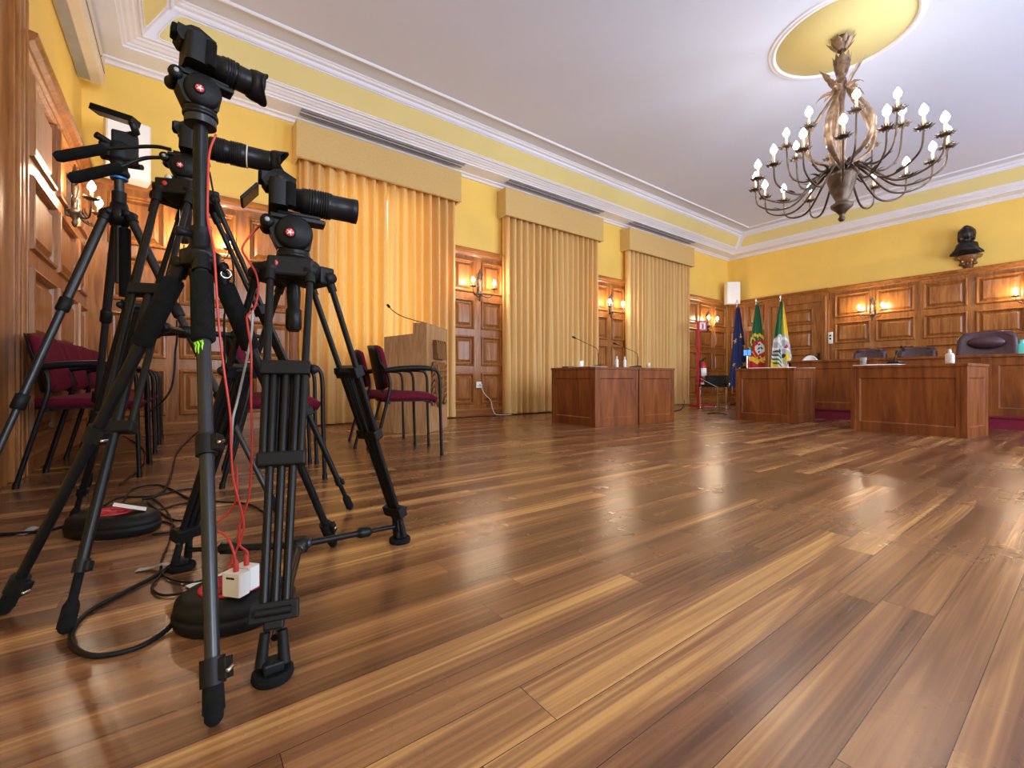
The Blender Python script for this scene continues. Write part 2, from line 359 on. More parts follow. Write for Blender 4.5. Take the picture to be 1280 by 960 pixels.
# ---- tall door and casing by the left edge
mb=MB(); 
for y0,y1,d in ((3.64,3.83,.045),(3.66,3.69,.06),(3.74,3.79,.058),(3.805,3.83,.064)): mb.bb(XL,XL+d,y0,y1,0,3.35)
mb.bb(XL,XL+.045,2.0,3.83,3.2,3.35); mb.bb(XL,XL+.05,1.99,2.16,0,3.35)
tn[0]+=1; st(mb.build('trim_%d'%tn[0],M_wood,bevel=.006))
panelling('door_2',fl,2.16,3.64,0,3.2,[(2.35,2.9)],[(.2,1.0),(1.15,2.1),(2.25,3.05)],m=M_wood,base=.02)
# ---- cornice all round, mitred
def ring_prof(name,prof,m,x0=XL,x1=L,y0=YF,y1=W):
    mb=MB(); vs=[]
    for a,z in prof: vs+=[(x0+a,y0+a,z),(x1-a,y0+a,z),(x1-a,y1-a,z),(x0+a,y1-a,z)]
    n=len(prof)
    mb.add(vs,[(i*4+j,i*4+(j+1)%4,(i+1)*4+(j+1)%4,(i+1)*4+j) for i in range(n-1) for j in range(4)])
    return st(mb.build(name,m))
COR=[(0,3.775),(.035,3.775),(.045,3.79),(.055,3.80),(.09,3.805),(.10,3.82),(.33,3.828),(.335,3.845),(.36,3.848),(.37,3.862),(.395,3.864),(.42,3.88),(.44,3.885),(.455,3.90),(.475,3.905),(.49,3.895),(.50,3.91),
     (.70,4.13),(.71,4.12),(.725,4.135),(.735,4.155),(.77,4.16),(.785,4.178),(.80,4.18),(.81,4.192)]
tn[0]+=1; ring_prof('trim_%d'%tn[0],COR,M_white)
tn[0]+=1; ring_prof('trim_%d'%tn[0],[(1.015,4.195),(1.02,4.178),(1.035,4.168),(1.05,4.168),(1.06,4.18),(1.065,4.195)],M_white)
def cove(s,t,off=.006):                                  # s along the slope 0..1 -> (inset,height)
    a=.505+(.695-.505)*s; z=3.915+(4.125-3.915)*s; return a-off*.7,z-off
def cove_panel(side,u0,u1):
    mb=MB(); e=.16
    def pt(u,s,off):
        a,z=cove(s,0,off)
        if side=='back': return (u,W-a,z)
        if side=='right': return (L-a,u,z)
        return (XL+a,u,z)
    K=8; ins=.05
    # rounded ends: the lower edge ends earlier than the mitre, following the corner
    out=[]
    for k in range(K+1):
        a=PI/2*k/K; out.append((u0+ins+.05*(1-math.sin(a)), .04+.18*(1-math.cos(a))))
    poly=[]
    def mit(u,s,end): a,_=cove(s,0,0); return (u0+a+.07) if end==0 else (u1-a-.07)
    ls=[(s) for s in [0.03,.08,.2,.4,.6,.8,.92,.97]]; rr=[.055,.018,0,0,0,0,.018,.055]
    left=[(mit(0,s,0)+r,s) for s,r in zip(ls,rr)]; right=[(mit(0,s,1)-r,s) for s,r in zip(ls,rr)]
    poly=left+right[::-1]
    n=len(poly); c=[pt(u,s,.004) for u,s in poly]; b=[pt(u,s,-.004) for u,s in poly]
    mb.add(c+b,[tuple(range(n))]+[(i,(i+1)%n,n+(i+1)%n,n+i) for i in range(n)])
    # thin white bead round the field
    path=[pt(u,s,.004) for u,s in poly]; path.append(path[0])
    mb.tube(path,.008,6,mi=1,cap=False)
    tn[0]+=1; st(mb.build('trim_%d'%tn[0],[M_pale,M_white]))
cove_panel('back',XL,L); cove_panel('right',YF,W); cove_panel('left',YF,W)
# ---- grilles let into the cornice soffit above the pelmets
M_slat=mat('dusty_grille',(.30,.27,.29),.7,var=.3)
for i,(a,b,l) in enumerate(((1.15,3.42,'first window, the one nearest the lectern'),(4.26,6.52,'middle window'),(7.42,9.70,'window nearest the flags'))):
    t=thing('ceiling_vent','grey slotted grille in the cornice above the '+l,'vent',((a+b)/2,W-.235,3.822),0,'cornice grilles')
    mb=MB(); mb.box((0,0,.004),(b-a,.17,.006)); mb.build('backing',M_slat,t)
    for k in range(3):
        mb=MB(); mb.box((0,-.055+.055*k,-.003),(b-a,.022,.007)); mb.build('slat',M_lgrey if k!=1 else M_white,t)
# ---- ceiling rosette
CX,CYY=5.56,1.64
mb=MB(); mb.lathe([(.0,4.186),(.60,4.186),(.605,4.17),(.62,4.163),(.635,4.17),(.64,4.18),(.655,4.172),(.67,4.18),(.675,4.195)],64,(CX,CYY,0),1)
mb.lathe([(.0,4.182),(.598,4.182),(.598,4.19)],64,(CX,CYY,0),0)
tn[0]+=1; st(mb.build('trim_%d'%tn[0],[M_pale,M_white]))
# ---- dais
mb=MB(); mb.bb(7.655,L-.05,-3.2,3.06,0,.15); mb.bb(7.64,7.66,-3.2,3.06,.13,.152); mb.bb(7.66,L-.05,3.06,3.075,.13,.152)
tn[0]+=1; st(mb.build('trim_%d'%tn[0],M_carpet))
# ================================================================ pelmets and curtains
CW=[(1.105,3.385,2.275,'first window, behind the lectern'),(4.215,6.56,5.42,'middle window'),(7.36,9.75,8.55,'window nearest the flags')]
for x0,x1,xm,l in CW:
    mb=MB(); h0,h1=3.265,3.715
    mb.bb(x0,x1,5.80,5.83,h0,h1); mb.bb(x0,x0+.03,5.831,W-.001,h0,h1); mb.bb(x1-.03,x1,5.831,W-.001,h0,h1); mb.bb(x0+.031,x1-.031,5.831,W-.001,h1-.02,h1)
    mb.tube([(x0-.003,5.797,h0+.008),(x1+.003,5.797,h0+.008)],.008,6); mb.tube([(x0,W-.01,h0+.008),(x0-.003,5.797,h0+.008)],.008,6)
    mb.bb(x0+.035,x1-.035,5.90,5.93,h0+.06,h0+.09)
    tag(mb.build('pelmet',M_val,bevel=.004),'mustard fabric-covered pelmet box over the '+l,'pelmet','window pelmets')
def curtain(x0,x1,label,seed,bow=0):
    rnd=random.Random(seed); n=max(6,int((x1-x0)/.125)); ph=[rnd.uniform(-.5,.5) for _ in range(n+2)]; am=[rnd.uniform(.6,1.2) for _ in range(n+2)]
    def fn(u,v):
        z=.015+v*3.33; s=u*n; i=int(min(s,n-1e-6)); 
        a=am[i]*(1-(s-i))+am[i+1]*(s-i); p=ph[i]*(1-(s-i))+ph[i+1]*(s-i)
        low=(1-v)
        y=5.925+ .060*a*math.sin(2*PI*s+p*(1+1.5*low))+.012*math.sin(4.3*PI*s+seed+2*low)*(0.4+low)+.02*low*math.sin(1.7*s+seed)
        x=x0+(x1-x0)*u+.010*math.sin(2*PI*s*1.0+1.2)*(.6+.6*low)
        if bow: x+= bow*low*low*(u if bow<0 else (1-u))
        return (x,y,z)
    mb=MB(); mb.grid(fn,n*14,26)
    mb.grid(lambda u,v:(lambda p:(p[0],p[1]-.007,.02+v*.11))(fn(u,v*.03)),n*14,2)
    return tag(mb.build('curtain',M_curt,solid=.0),label,'curtain','gold window curtains')
curtain(1.15,2.262,'gold pleated curtain, left half of the first window, seen behind the tripods',1)
curtain(2.290,3.345,'gold pleated curtain, right half of the first window, behind the lectern',2)
curtain(4.24,5.44,'gold pleated curtain, left half of the middle window',3)
curtain(5.445,6.52,'gold pleated curtain, right half of the middle window, behind the double desk',4)
curtain(7.39,8.57,'gold pleated curtain, left half of the window nearest the flags',5)
curtain(8.575,9.70,'gold pleated curtain, right half of the window nearest the flags, beside the fire extinguisher',6,bow=-.0)
# ================================================================ wall sconces
def sconce():
    t=thing('wall_sconce','','wall lamp',(0,0,0)); 
    # local: wall at y=0, room towards -y, z=0 at the arm boss
    mb=MB(); mb.lathe([(.0,-.16),(.012,-.15),(.022,-.12),(.012,-.095),(.045,-.05),(.055,-.03),(.03,-.01),(.02,.02),(.028,.06),(.016,.10),(.03,.16),(.018,.22),(.028,.27),(.012,.32),(.006,.36)],12,(0,-.05,0))
    for s in (-1,1):
        for k,z in enumerate((.06,.16,.26)):
            mb.tube(bez([(0,-.05,z),(s*.03,-.07,z+.03),(s*.055,-.07,z+.01),(s*.05,-.06,z-.03)],4),[.008]*6+[.006]*6+[.002],6,flat=.4)
    mb.box((0,-.015,.1),(.05,.03,.34)); mb.build('backplate',M_iron,t)
    for s in (-1,1):
        mb=MB(); mb.tube(bez([(0,-.06,-.03),(s*.06,-.10,-.085),(s*.13,-.15,-.09),(s*.19,-.17,-.03),(s*.20,-.175,.03)],6),.007,8)
        for k in range(3): mb.tube(bez([(s*(.07+.04*k),-.11-.02*k,-.088),(s*(.085+.04*k),-.09-.02*k,-.055),(s*(.10+.04*k),-.10-.02*k,-.03)],3),[.007,.008,.008,.006,.004,.003,.001],5,flat=.3)
        arm=mb.build('arm',M_iron,t)
        mb=MB(); c=(s*.20,-.175,.03); mb.lathe([(.0,0),(.03,.002),(.048,.016),(.044,.018),(.02,.008),(.0,.008)],12,c)
        for k in range(8):
            a=2*PI*k/8; mb.tube([(c[0]+.04*math.cos(a),c[1]+.04*math.sin(a),c[2]+.012),(c[0]+.062*math.cos(a),c[1]+.062*math.sin(a),c[2]+.028)],[.012,.001],5,flat=.3)
        mb.build('drip_pan',M_iron,arm)
        mb=MB(); mb.tube([(c[0],c[1],c[2]+.005),(c[0],c[1],c[2]+.075)],.012,10); mb.build('candle_sleeve',M_candle,arm)
        mb=MB(); mb.lathe([(.008,0),(.019,.012),(.026,.028),(.026,.04),(.018,.06),(.008,.076),(.001,.086)],12,(c[0],c[1],c[2]+.075)); mb.build('bulb',M_bulb,arm)
    return t
sc0=sconce(); G='two-armed wall sconces'
SL=[((3.82,W-.035,1.99),0,'lit two-armed iron wall sconce between the first and middle curtains'),
    ((6.985,W-.035,1.99),0,'lit two-armed iron wall sconce between the middle curtains and the last curtains'),
    ((10.66,W-.035,1.99),0,'two-armed iron wall sconce with lit candle bulbs above the fire extinguisher'),
    ((.22,W-.035,1.99),0,'two-armed iron wall sconce with lit candle bulbs, glimpsed behind the tall front tripod pole'),
    ((XL+.035,5.08,1.99),PI/2,'two-armed iron wall sconce on the left side wall, glowing beside the bare tripod'),
    ((L-.035,2.91,1.99),-PI/2,'two-armed iron wall sconce on the end wall behind the purple office chairs'),
    ((L-.035,.70,1.99),-PI/2,'two-armed iron wall sconce cut by the right edge of the photo')]
for i,(p,rz,lab) in enumerate(SL):
    o=sc0 if i==0 else dup(sc0)
    o.location=p; o.rotation_euler=(0,0,rz); o['label']=lab; o['group']=G
# ================================================================ chandelier
t=thing('chandelier','large wrought-iron chandelier with many lit candle bulbs and curled leaves, hanging from the ceiling rosette','chandelier',(CX,CYY,2.24))
T0=Matrix.Translation((0,0,-2.24))
def leaf(mb,p,az,length,width,curl,mi=0,up0=1.2):       # curved pointed leaf
    ca,sa=math.cos(az),math.sin(az); n=7
    def fn(u,v):
        s=v; ang=up0-curl*s; r=length*(s*math.cos(up0-curl*s*.5)); z=length*(s*math.sin(up0-curl*s*.5))
        w=width*math.sin(PI*min(1,s*.9+.1))**.8*(1+.25*math.sin(s*22))*(1-s**6)
        uu=(u-.5)*2; off=-abs(uu)*w*.35
        return (p[0]+ca*(r+off*.6)-sa*uu*w, p[1]+sa*(r+off*.6)+ca*uu*w, p[2]+z-off*.3)
    mb.grid(fn,4,10,mi)
mb=MB(T0); mb.lathe([(.0,4.182),(.05,4.18),(.055,4.15),(.07,4.10),(.05,4.05),(.02,4.03),(.0,4.025)],20)
for k in range(10): leaf(mb,(.035*math.cos(k*.628),.035*math.sin(k*.628),4.03),k*.628,.16,.035,-.3 if k%2 else -.1,up0=.75 if k%2 else .95)
mb.build('canopy',M_irong,t,solid=.003)
mb=MB(T0)
for k,z in enumerate((4.02,3.985)):
    mb.tube([Vector((0 if k else .022*math.cos(a),.022*math.cos(a) if k else 0,z+.028*math.sin(a))) for a in [2*PI*j/12 for j in range(13)]],.005,6,cap=False)
mb.build('chain',M_iron,t)
mb=MB(T0); mb.lathe([(.0,3.97),(.05,3.95),(.045,3.90),(.07,3.86),(.05,3.79),(.03,3.75),(.045,3.70),(.03,3.66),(.04,3.6),(.022,3.5),(.022,3.2),(.035,3.1),(.03,2.95),(.05,2.85),(.0,2.85)],16)
for k in range(9): leaf(mb,(.03*math.cos(k*.7),.03*math.sin(k*.7),3.78),k*.7,.22,.045,-.35,up0=1.15)
mb.build('stem',M_irong,t,solid=.0)
for k in range(5):
    az=k*2*PI/5+.55; ca,sa=math.cos(az),math.sin(az)
    pr=bez([(.03,3.62),(.13,3.50),(.27,3.30),(.33,3.12),(.27,2.95),(.13,2.84),(.06,2.82)],6)if False else None
    pts=bez([(.04*ca,.04*sa,3.64),(.12*ca,.12*sa,3.52),(.25*ca,.25*sa,3.32),(.32*ca,.32*sa,3.13),(.27*ca,.27*sa,2.97),(.13*ca,.13*sa,2.87),(.06*ca,.06*sa,2.84)],6)
    mb=MB(T0); mb.tube(pts,[.014+.024*math.sin(PI*i/(len(pts)-1))*(1+.25*math.sin(i*2.3)) for i in range(len(pts))],8,flat=.5,up=Vector((-sa,ca,0)))
    mb.build('scroll_strap',M_irong,t)
    mb=MB(T0); leaf(mb,(.05*ca,.05*sa,3.62),az+.5,.30 if k%2 else .22,.045,.2 if k%2 else 1.9,up0=1.1); leaf(mb,(.06*ca,.06*sa,3.60),az,.17,.03,2.2,up0=.9)
    mb.build('leaf',M_irong,t,solid=.003)
mb=MB(T0); mb.lathe([(.0,2.24),(.02,2.245),(.035,2.27),(.02,2.30),(.03,2.32),(.05,2.345),(.095,2.39),(.10,2.42),(.06,2.44),(.06,2.47),(.10,2.56),(.135,2.70),(.15,2.73),(.10,2.74),(.05,2.78),(.05,2.86),(.0,2.86)],24)
mb.build('urn',M_iron,t)
def charm(az,r1,zd,zdip,z0=2.74):
    ca,sa=math.cos(az),math.sin(az); P=lambda r,z:(r*ca,r*sa,z)
    if r1>.6: path=bez([P(.05,z0),P(.14,z0+.05),P(.24,z0-.03),P(.42,zdip+.02),P(.60,zdip),P(r1-.03,zdip+.09),P(r1,zd)],7)
    else: path=bez([P(.05,z0),P(.14,z0+.06),P(.24,z0+.0),P(.36,z0-.02),P(r1-.03,z0+.09),P(r1,zd)],7)
    mb=MB(T0); mb.tube(path,[.014-.006*i/len(path) for i in range(len(path))],8)
    for s,q in ((.35,.05),(.62,.05)):
        p=path[int(s*len(path))]; leaf(mb,p,az,.10,.014,.5,up0=.6)
    arm=mb.build('arm',M_iron,t)
    mb=MB(T0); c=P(r1,zd); mb.lathe([(.0,0),(.03,.002),(.055,.012),(.05,.016),(.02,.008),(.0,.008)],14,c)
    for k in range(9):
        a=2*PI*k/9; mb.tube([(c[0]+.045*math.cos(a),c[1]+.045*math.sin(a),c[2]+.01),(c[0]+.078*math.cos(a),c[1]+.078*math.sin(a),c[2]+.022)],[.016,.001],5,flat=.25)
        mb.tube([(c[0]+.02*math.cos(a),c[1]+.02*math.sin(a),c[2]+.02),(c[0]+.04*math.cos(a),c[1]+.04*math.sin(a),c[2]+.055)],[.012,.001],5,flat=.25)
    mb.build('drip_pan',M_iron,arm)
    mb=MB(T0); mb.tube([(c[0],c[1],c[2]+.005),(c[0],c[1],c[2]+.12)],.012,10); mb.build('candle_sleeve',M_candle,arm)
    mb=MB(T0); mb.lathe([(.009,0),(.022,.014),(.032,.034),(.031,.05),(.020,.075),(.008,.094),(.001,.104)],12,(c[0],c[1],c[2]+.12)); mb.build('bulb',M_bulb2,arm)
for k in range(16): charm(.3+k*2*PI/16,.80,2.765,2.50)
for k in range(8): charm(.51+k*2*PI/8,.50,3.12,2.7)
# ================================================================ furniture
def P3(ax,c0,sgn):                                       # panel plane for a box face
    if ax=='x': return lambda u,v,d:(c0+sgn*d,u,v)
    return lambda u,v,d:(u,c0+sgn*d,v)
DPRO=[(0,0),(.006,-.004),(.014,-.010),(.018,-.010)]
def desk(label,x,y,rz,lx,ly,two=False,group='panelled council desks',h=.74):
    # local frame: -x face along y (length ly), -y face along x (length lx); origin at that corner
    t=thing('panelled_desk',label,'desk',(x,y,0),rz,group)
    mb=MB(); mb.bb(-.012,lx+.012,-.012,ly+.012,h-.03,h); mb.build('desktop',M_desk,t,bevel=.004)
    def face(name,fn,u0,u1,cols): panelling(name,fn,u0,u1,0,h-.03,cols,[(.10,h-.14)],m=M_desk,base=.025,pro=DPRO,parent=t,struct=False)
    face('side_panel',P3('x',.025,-1),.0,ly,[(.08,ly-.08)] if not two else [(.08,ly/2-.03),(ly/2+.03,ly-.08)])
    face('front_panel',P3('y',.025,-1),.0,lx,[(.08,lx-.08)])
    face('side_panel',P3('x',lx-.025,1),.0,ly,[(.08,ly-.08)])
    for px,py in ((0,0),(lx,0),(0,ly),(lx,ly)): mb=MB(); mb.box((px+(.02 if px==0 else -.02),py+(.02 if py==0 else -.02),(h-.03)/2),(.05,.05,h-.03)); mb.build('corner_post',M_desk,t,bevel=.004)
    return t
desk('reddish-brown panelled desk, left unit of the double desk before the middle curtains',4.030,3.695,R(-3.5),.76,.84)
desk('reddish-brown panelled desk, right unit of the double desk before the middle curtains',4.824,3.648,R(-2),.74,.84)
desk('reddish-brown panelled desk standing in front of the three flags',6.478,2.44,R(0),.70,.76)
desk('reddish-brown panelled desk in front of the purple office chairs, holding a white dispenser bottle',6.14,.789,R(-6.6),.62,.97)
# ---- long judges' bench on the dais
t=thing('panelled_bench','long reddish-brown panelled bench standing on the red carpeted dais','bench',(7.69,0,.151))
mb=MB(); mb.bb(-.02,.55,-3.0,2.98,.695,.727); mb.build('desktop',M_desk,t,bevel=.004)
fb2=lambda u,v,d:(.03-d,u,v)
for a,b in ((1.9,2.97),(.83,1.9),(-.24,.83),(-1.31,-.24),(-2.38,-1.31)):
    panelling('front_panel',fb2,a,b,0,.695,[(a+.10,b-.10)],[(.09,.60)],m=M_desk,base=.03,pro=DPRO,parent=t,struct=False)
mb=MB(); mb.bb(.0,.52,2.94,2.97,0,.695); mb.build('end_panel',M_desk,t)
for y in (1.9,.83,-.24,-1.31): mb=MB(); mb.bb(-.015,.01,y-.045,y+.045,0,.695); mb.build('pilaster',M_desk,t,bevel=.003)
# ---- office chairs behind the bench
def office_chair(name,label,x,y,z0,w,top,mt,group=None,high=False,rz=PI):
    t=thing(name,label,'chair',(x,y,z0),rz,group); s=.46
    mb=MB()
    def fn(u,v):
        a=(u-.5)*2; zz=s+.05+v*(top-s-.05); k=w/2*(1-.10*v-(.22*max(0,(v-.82)/.18)**3)); 
        return (-.24-.10*v+.05*a*a-.02*math.sin(v*3), a*k, zz-.035*abs(a)**3*v)
    mb.grid(fn,14,18); mb.build('backrest',mt,t,solid=.07,bevel=.0)
    if high:
        mb=MB(); mb.ball((-.26,0,top-.16),1,16,sc=(.06,w*.30,.085)); mb.build('headrest',mt,t)
    mb=MB(); mb.rbox((0.0,0,s),(.48,w*.96,.09),.10); mb.build('seat',mt,t,bevel=.02)
    for sg in (-1,1):
        mb=MB(); mb.tube(bez([(-.20,sg*w*.47,s),(-.20,sg*w*.49,s+.16),(-.12,sg*w*.49,s+.20),(.12,sg*w*.49,s+.20),(.16,sg*w*.48,s+.02)],5),.018,8); mb.build('armrest',M_blkp,t)
    mb=MB(); mb.tube([(0,0,.08),(0,0,s-.04)],.028,12); mb.build('column',M_blk,t)
    mb=MB()
    for k in range(5):
        a=k*2*PI/5; mb.tube([(0,0,.10),(.27*math.cos(a),.27*math.sin(a),.065)],[.026,.014],8); mb.lathe([(.0,-.012),(.026,-.012),(.026,.012),(.0,.012)],12,(.27*math.cos(a),.27*math.sin(a),.026),M=Matrix.Rotation(PI/2,4,'X'))
    mb.build('star_base',M_blk,t)
    return t
G='purple office chairs behind the bench'
office_chair('office_chair','low dark purple office chair behind the bench, the one nearest the door',8.6,2.25,.152,.45,.925,M_leath,G)
office_chair('office_chair','low dark purple office chair behind the bench, right beside the tall headrest chair',8.6,1.68,.152,.47,.925,M_leath,G)
office_chair('office_chair','tall purple leather armchair with padded headrest, highest chair behind the bench',8.6,.955,.152,.62,1.10,M_leath,G,high=True)
# white chair by the end-wall door
t=thing('plastic_chair','white moulded chair with rounded back, behind the bench below the end-wall door','chair',(9.3,3.27,.152),PI+.2)
mb=MB(); mb.grid(lambda u,v:(-.20-.08*v+.04*((u-.5)*2)**2,(u-.5)*.30*(1-.45*max(0,(v-.6)/.4)**3),.42+v*.47-.05*abs((u-.5)*2)**3*v),10,12); mb.build('backrest',M_wht,t,solid=.025)
mb=MB(); mb.rbox((0,0,.44),(.36,.34,.03),.09); mb.build('seat',M_wht,t)
for a in (-1,1):
    for b in (-1,1): mb=MB(); mb.tube([(a*.15,b*.15,.43),(a*.2,b*.2,0)],.012,8); mb.build('leg',M_chr,t)
# ---- maroon armchairs
def armchair():
    t=thing('armchair','','chair',(0,0,0))
    mb=MB()
    def sf(u,v):
        a=(u-.5)*2;b=(v-.5)*2; k=1-.12*abs(b)**4
        return (b*.225*(1-.10*abs(a)**4)+.01,a*.235*k,.445+.022*(1-a*a)*(1-b*b)-.03*max(0,b-.7)/.3)
    mb.grid(sf,14,14); mb.build('seat',M_mar,t,solid=.045)
    mb=MB(); mb.rbox((.005,0,.418),(.42,.44,.012),.06); mb.build('seat_shell',M_blkp,t)
    def bf(off):
        def f(u,v):
            a=(u-.5)*2; zz=.50+v*.335; k=.225*(1-.10*abs(2*v-1)**4)*(1-.14*(1-v))
            return (-.175-.20*(zz-.50)-.05*(1-a*a)+.03+off, a*k, zz-.03*abs(a)**4*(2*v-1))
        return f
    mb=MB(); mb.grid(bf(.014),14,12); mb.build('backrest',M_mar,t,solid=.035)
    mb=MB(); mb.grid(bf(-.012),10,8); mb.build('back_shell',M_blkp,t,solid=.008)
    for s in (-1,1):
        y=s*.250
        mb=MB(); mb.tube(bez([(.245,y,.012),(.235,y,.35),(.232,y,.56),(.215,y,.63),(.17,y,.652),(.0,y,.655)],5),.0115,8); mb.tube([(.245,y,0),(.245,y,.03)],.014,8); mb.build('leg',M_blk,t)
        mb=MB(); mb.tube(bez([(-.255,y,.012),(-.17,y,.36),(-.135,y*.98,.52),(-.15,y*.94,.62),(-.20,y*.86,.70)],5),.0115,8); mb.tube([(-.255,y,0),(-.252,y,.03)],.014,8); mb.build('leg',M_blk,t)
        mb=MB(); mb.tube(bez([(.17,y,.660),(.05,y,.664),(-.08,y,.655),(-.17,y*.97,.640)],5),[.012]+[.02]*14+[.016],8,flat=1.3,up=Vector((0,0,1))); mb.build('armrest',M_blkp,t)
    mb=MB()
    for x in (.17,-.14): mb.tube([(x,-.248,.405),(x,.248,.405)],.010,8)
    mb.build('cross_bar',M_blk,t)
    return t
ch0=armchair(); first=[True]
def put_chair(fx,fy,rz,label,group):                     # fx,fy = middle of the front feet
    o=ch0 if first[0] else dup(ch0); first[0]=False
    d=Vector((math.cos(rz),math.sin(rz))); o.location=(fx-d.x*.245,fy-d.y*.245,0); o.rotation_euler=(0,0,rz); o['label']=label; o['group']=group
put_chair(1.648,3.25,R(-15),'maroon armchair with black frame, the nearer of the two in front of the lectern','maroon armchairs before the lectern')
put_chair(1.695,3.865,R(-12),'maroon armchair with black frame, the farther of the two, right beside the lectern','maroon armchairs before the lectern')
put_chair(.70,2.95,R(-8),'maroon armchair partly hidden behind the middle of the tripods, nearer of that pair','maroon armchairs behind the tripods')
put_chair(.745,3.53,R(-8),'maroon armchair behind the tripods, farther of that pair, nearer the curtains','maroon armchairs behind the tripods')
for i,(y,q) in enumerate(((3.64,'first and nearest the camera'),(4.20,'second from the camera'),(4.76,'third from the camera'),(5.32,'last, at the corner'))):
    put_chair(-.185+.01*i,y,R(-3+i),'maroon armchair in the row along the left side wall, '+q,'maroon armchairs along the left wall')
# ---- lectern
ang=math.atan2(4.797-4.332,2.567-2.107); ang=R(42)
t=thing('lectern','light brown wooden lectern with carved coat of arms, standing before the first curtains','lectern',(2.10,4.335,0),ang)
# local: x along the front (emblem) face, y to the rear; front face at y=0
lw,ld=.66,.49
mb=MB(); mb.prism([(0,0),(ld,0),(ld,1.035),(.155,1.065),(.155,1.18),(0,1.18)],0,.03,0,axis='x'); mb.build('side_panel',M_lect,t,bevel=.003)
mb=MB(); mb.prism([(0,0),(ld,0),(ld,1.035),(.155,1.065),(.155,1.18),(0,1.18)],lw-.03,lw,0,axis='x'); mb.build('side_panel',M_lect,t,bevel=.003)
mb=MB(); mb.bb(.03,lw-.03,0,.03,0,1.18); mb.build('front_panel',M_lect,t)
mb=MB(); mb.bb(.0,lw,-.004,.158,1.175,1.19); mb.add([(.0,.15,1.06),(lw,.15,1.06),(lw,ld,1.03),(.0,ld,1.03),(.0,.15,1.075),(lw,.15,1.075),(lw,ld,1.045),(.0,ld,1.045)],[(0,3,2,1),(4,5,6,7),(0,1,5,4),(1,2,6,5),(2,3,7,6),(3,0,4,7)]); mb.build('top',M_lect,t,bevel=.003)
mb=MB(); mb.bb(.03,lw-.03,.13,.155,.9,1.175); mb.build('riser',M_lect,t)
mb=MB()
cx=.33
def shield(w,h0,h1,th,z): 
    pts=[(cx-w,h1),(cx+w,h1)]+[(cx+w*math.cos(a),h0+(.0)+.18*math.sin(a)) for a in [-.0-PI*k/12 for k in range(13)]]
    return pts
def plate(pts,y0,y1):
    n=len(pts); vs=[(x,y0,z) for x,z in pts]+[(x,y1,z) for x,z in pts]
    mb.add(vs,[tuple(range(n)),tuple(range(n,2*n))[::-1]]+[(i,(i+1)%n,n+(i+1)%n,n+i) for i in range(n)])
plate([(cx-.15,.78),(cx+.15,.78),(cx+.155,.60),(cx+.145,.46),(cx+.09,.34),(cx,.26),(cx-.09,.34),(cx-.145,.46),(cx-.155,.60)],-.035,0)
plate([(cx-.115,.75),(cx+.115,.75),(cx+.12,.58),(cx+.08,.42),(cx,.33),(cx-.08,.42),(cx-.12,.58)],-.05,-.03)
for k in range(5):
    x=cx-.12+.06*k; mb.prism([(x-.028,.86),(x+.028,.86),(x+.03+.006*(k-2),.99),(x-.03+.006*(k-2),.99)],-.055,0,axis='y')
    mb.prism([(x-.02+.006*(k-2),.99),(x+.02+.006*(k-2),.99),(x+.02+.006*(k-2),1.02),(x-.02+.006*(k-2),1.02)],-.05,-.0,axis='y')
mb.prism([(cx-.15,.81),(cx+.15,.81),(cx+.145,.87),(cx-.145,.87)],-.065,0,axis='y')
for sx in (-1,1):
    for k in range(7):
        z=.74-.07*k; mb.ball((cx+sx*(.165+.015*math.sin(k*2.2)),-.02,z),.034,8,sc=(.8,.6,1.1))
        mb.tube(bez([(cx+sx*.15,-.02,z),(cx+sx*.20,-.035,z+.02),(cx+sx*.205,-.02,z-.03)],3),.010,5)
for a,b,r in ((0,.62,.035),(-.05,.52,.025),(.05,.52,.025),(0,.44,.028)): mb.ball((cx+a,-.05,b),r,10,sc=(1,.5,1))
mb.tube([(cx-.10,-.05,.68),(cx+.10,-.05,.68)],.010,6)
tag_o=mb.build('coat_of_arms',M_carve,t)
t=thing('lectern_microphone','thin black gooseneck microphone rising from the top of the lectern','microphone',(2.10,4.335,1.19),ang)
mb=MB(); mb.lathe([(.0,0),(.022,0),(.022,.012),(.008,.02),(0,.02)],12,(.10,.08,0)); mb.build('base',M_blk,t)
q=bez([(.10,.08,.015),(.06,.16,.035),(-.02,.28,.075),(-.06,.36,.13),(-.06,.40,.17)],6)
mb=MB(); mb.tube(q,.0045,6); mb.build('gooseneck',M_blk,t)
mb=MB(); mb.tube([q[-2],q[-1],q[-1]+(q[-1]-q[-3]).normalized()*.035],[.008,.016,.012],10); mb.build('capsule',M_blkp,t)
# ---- desk microphones
def desk_mic(label,x,y,z,az,hgt=.27,reach=.30,group='desk microphones'):
    t=thing('desk_microphone',label,'microphone',(x,y,z),az,group)
    mb=MB(); mb.prism([(-.07,-.055),(.07,-.055),(.07,.055),(-.07,.055)],0,.018,sm=False); mb.add([(-.07,-.055,.018),(.07,-.055,.018),(.07,.055,.018),(-.07,.055,.018),(-.05,-.04,.034),(.05,-.04,.028),(.05,.04,.028),(-.05,.04,.034)],[(4,5,6,7),(0,1,5,4),(1,2,6,5),(2,3,7,6),(3,0,4,7)]); mb.build('base',M_blk,t,bevel=.003)
    q=bez([(-.03,0,.03),(-.032,0,.03+hgt*.35),(-.01,0,.03+hgt*.6),(reach*.45,0,.03+hgt*.8),(reach,0,.03+hgt)],7)
    mb=MB(); mb.tube(q,[.007 if i<10 else .0042 for i in range(len(q))],8); mb.build('gooseneck',M_blk,t)
    d=(q[-1]-q[-2]).normalized(); mb=MB(); mb.tube([q[-1]-d*.02,q[-1],q[-1]+d*.03,q[-1]+d*.038],[.006,.013,.013,.007],10); mb.build('capsule',M_blkp,t)
HD=.741
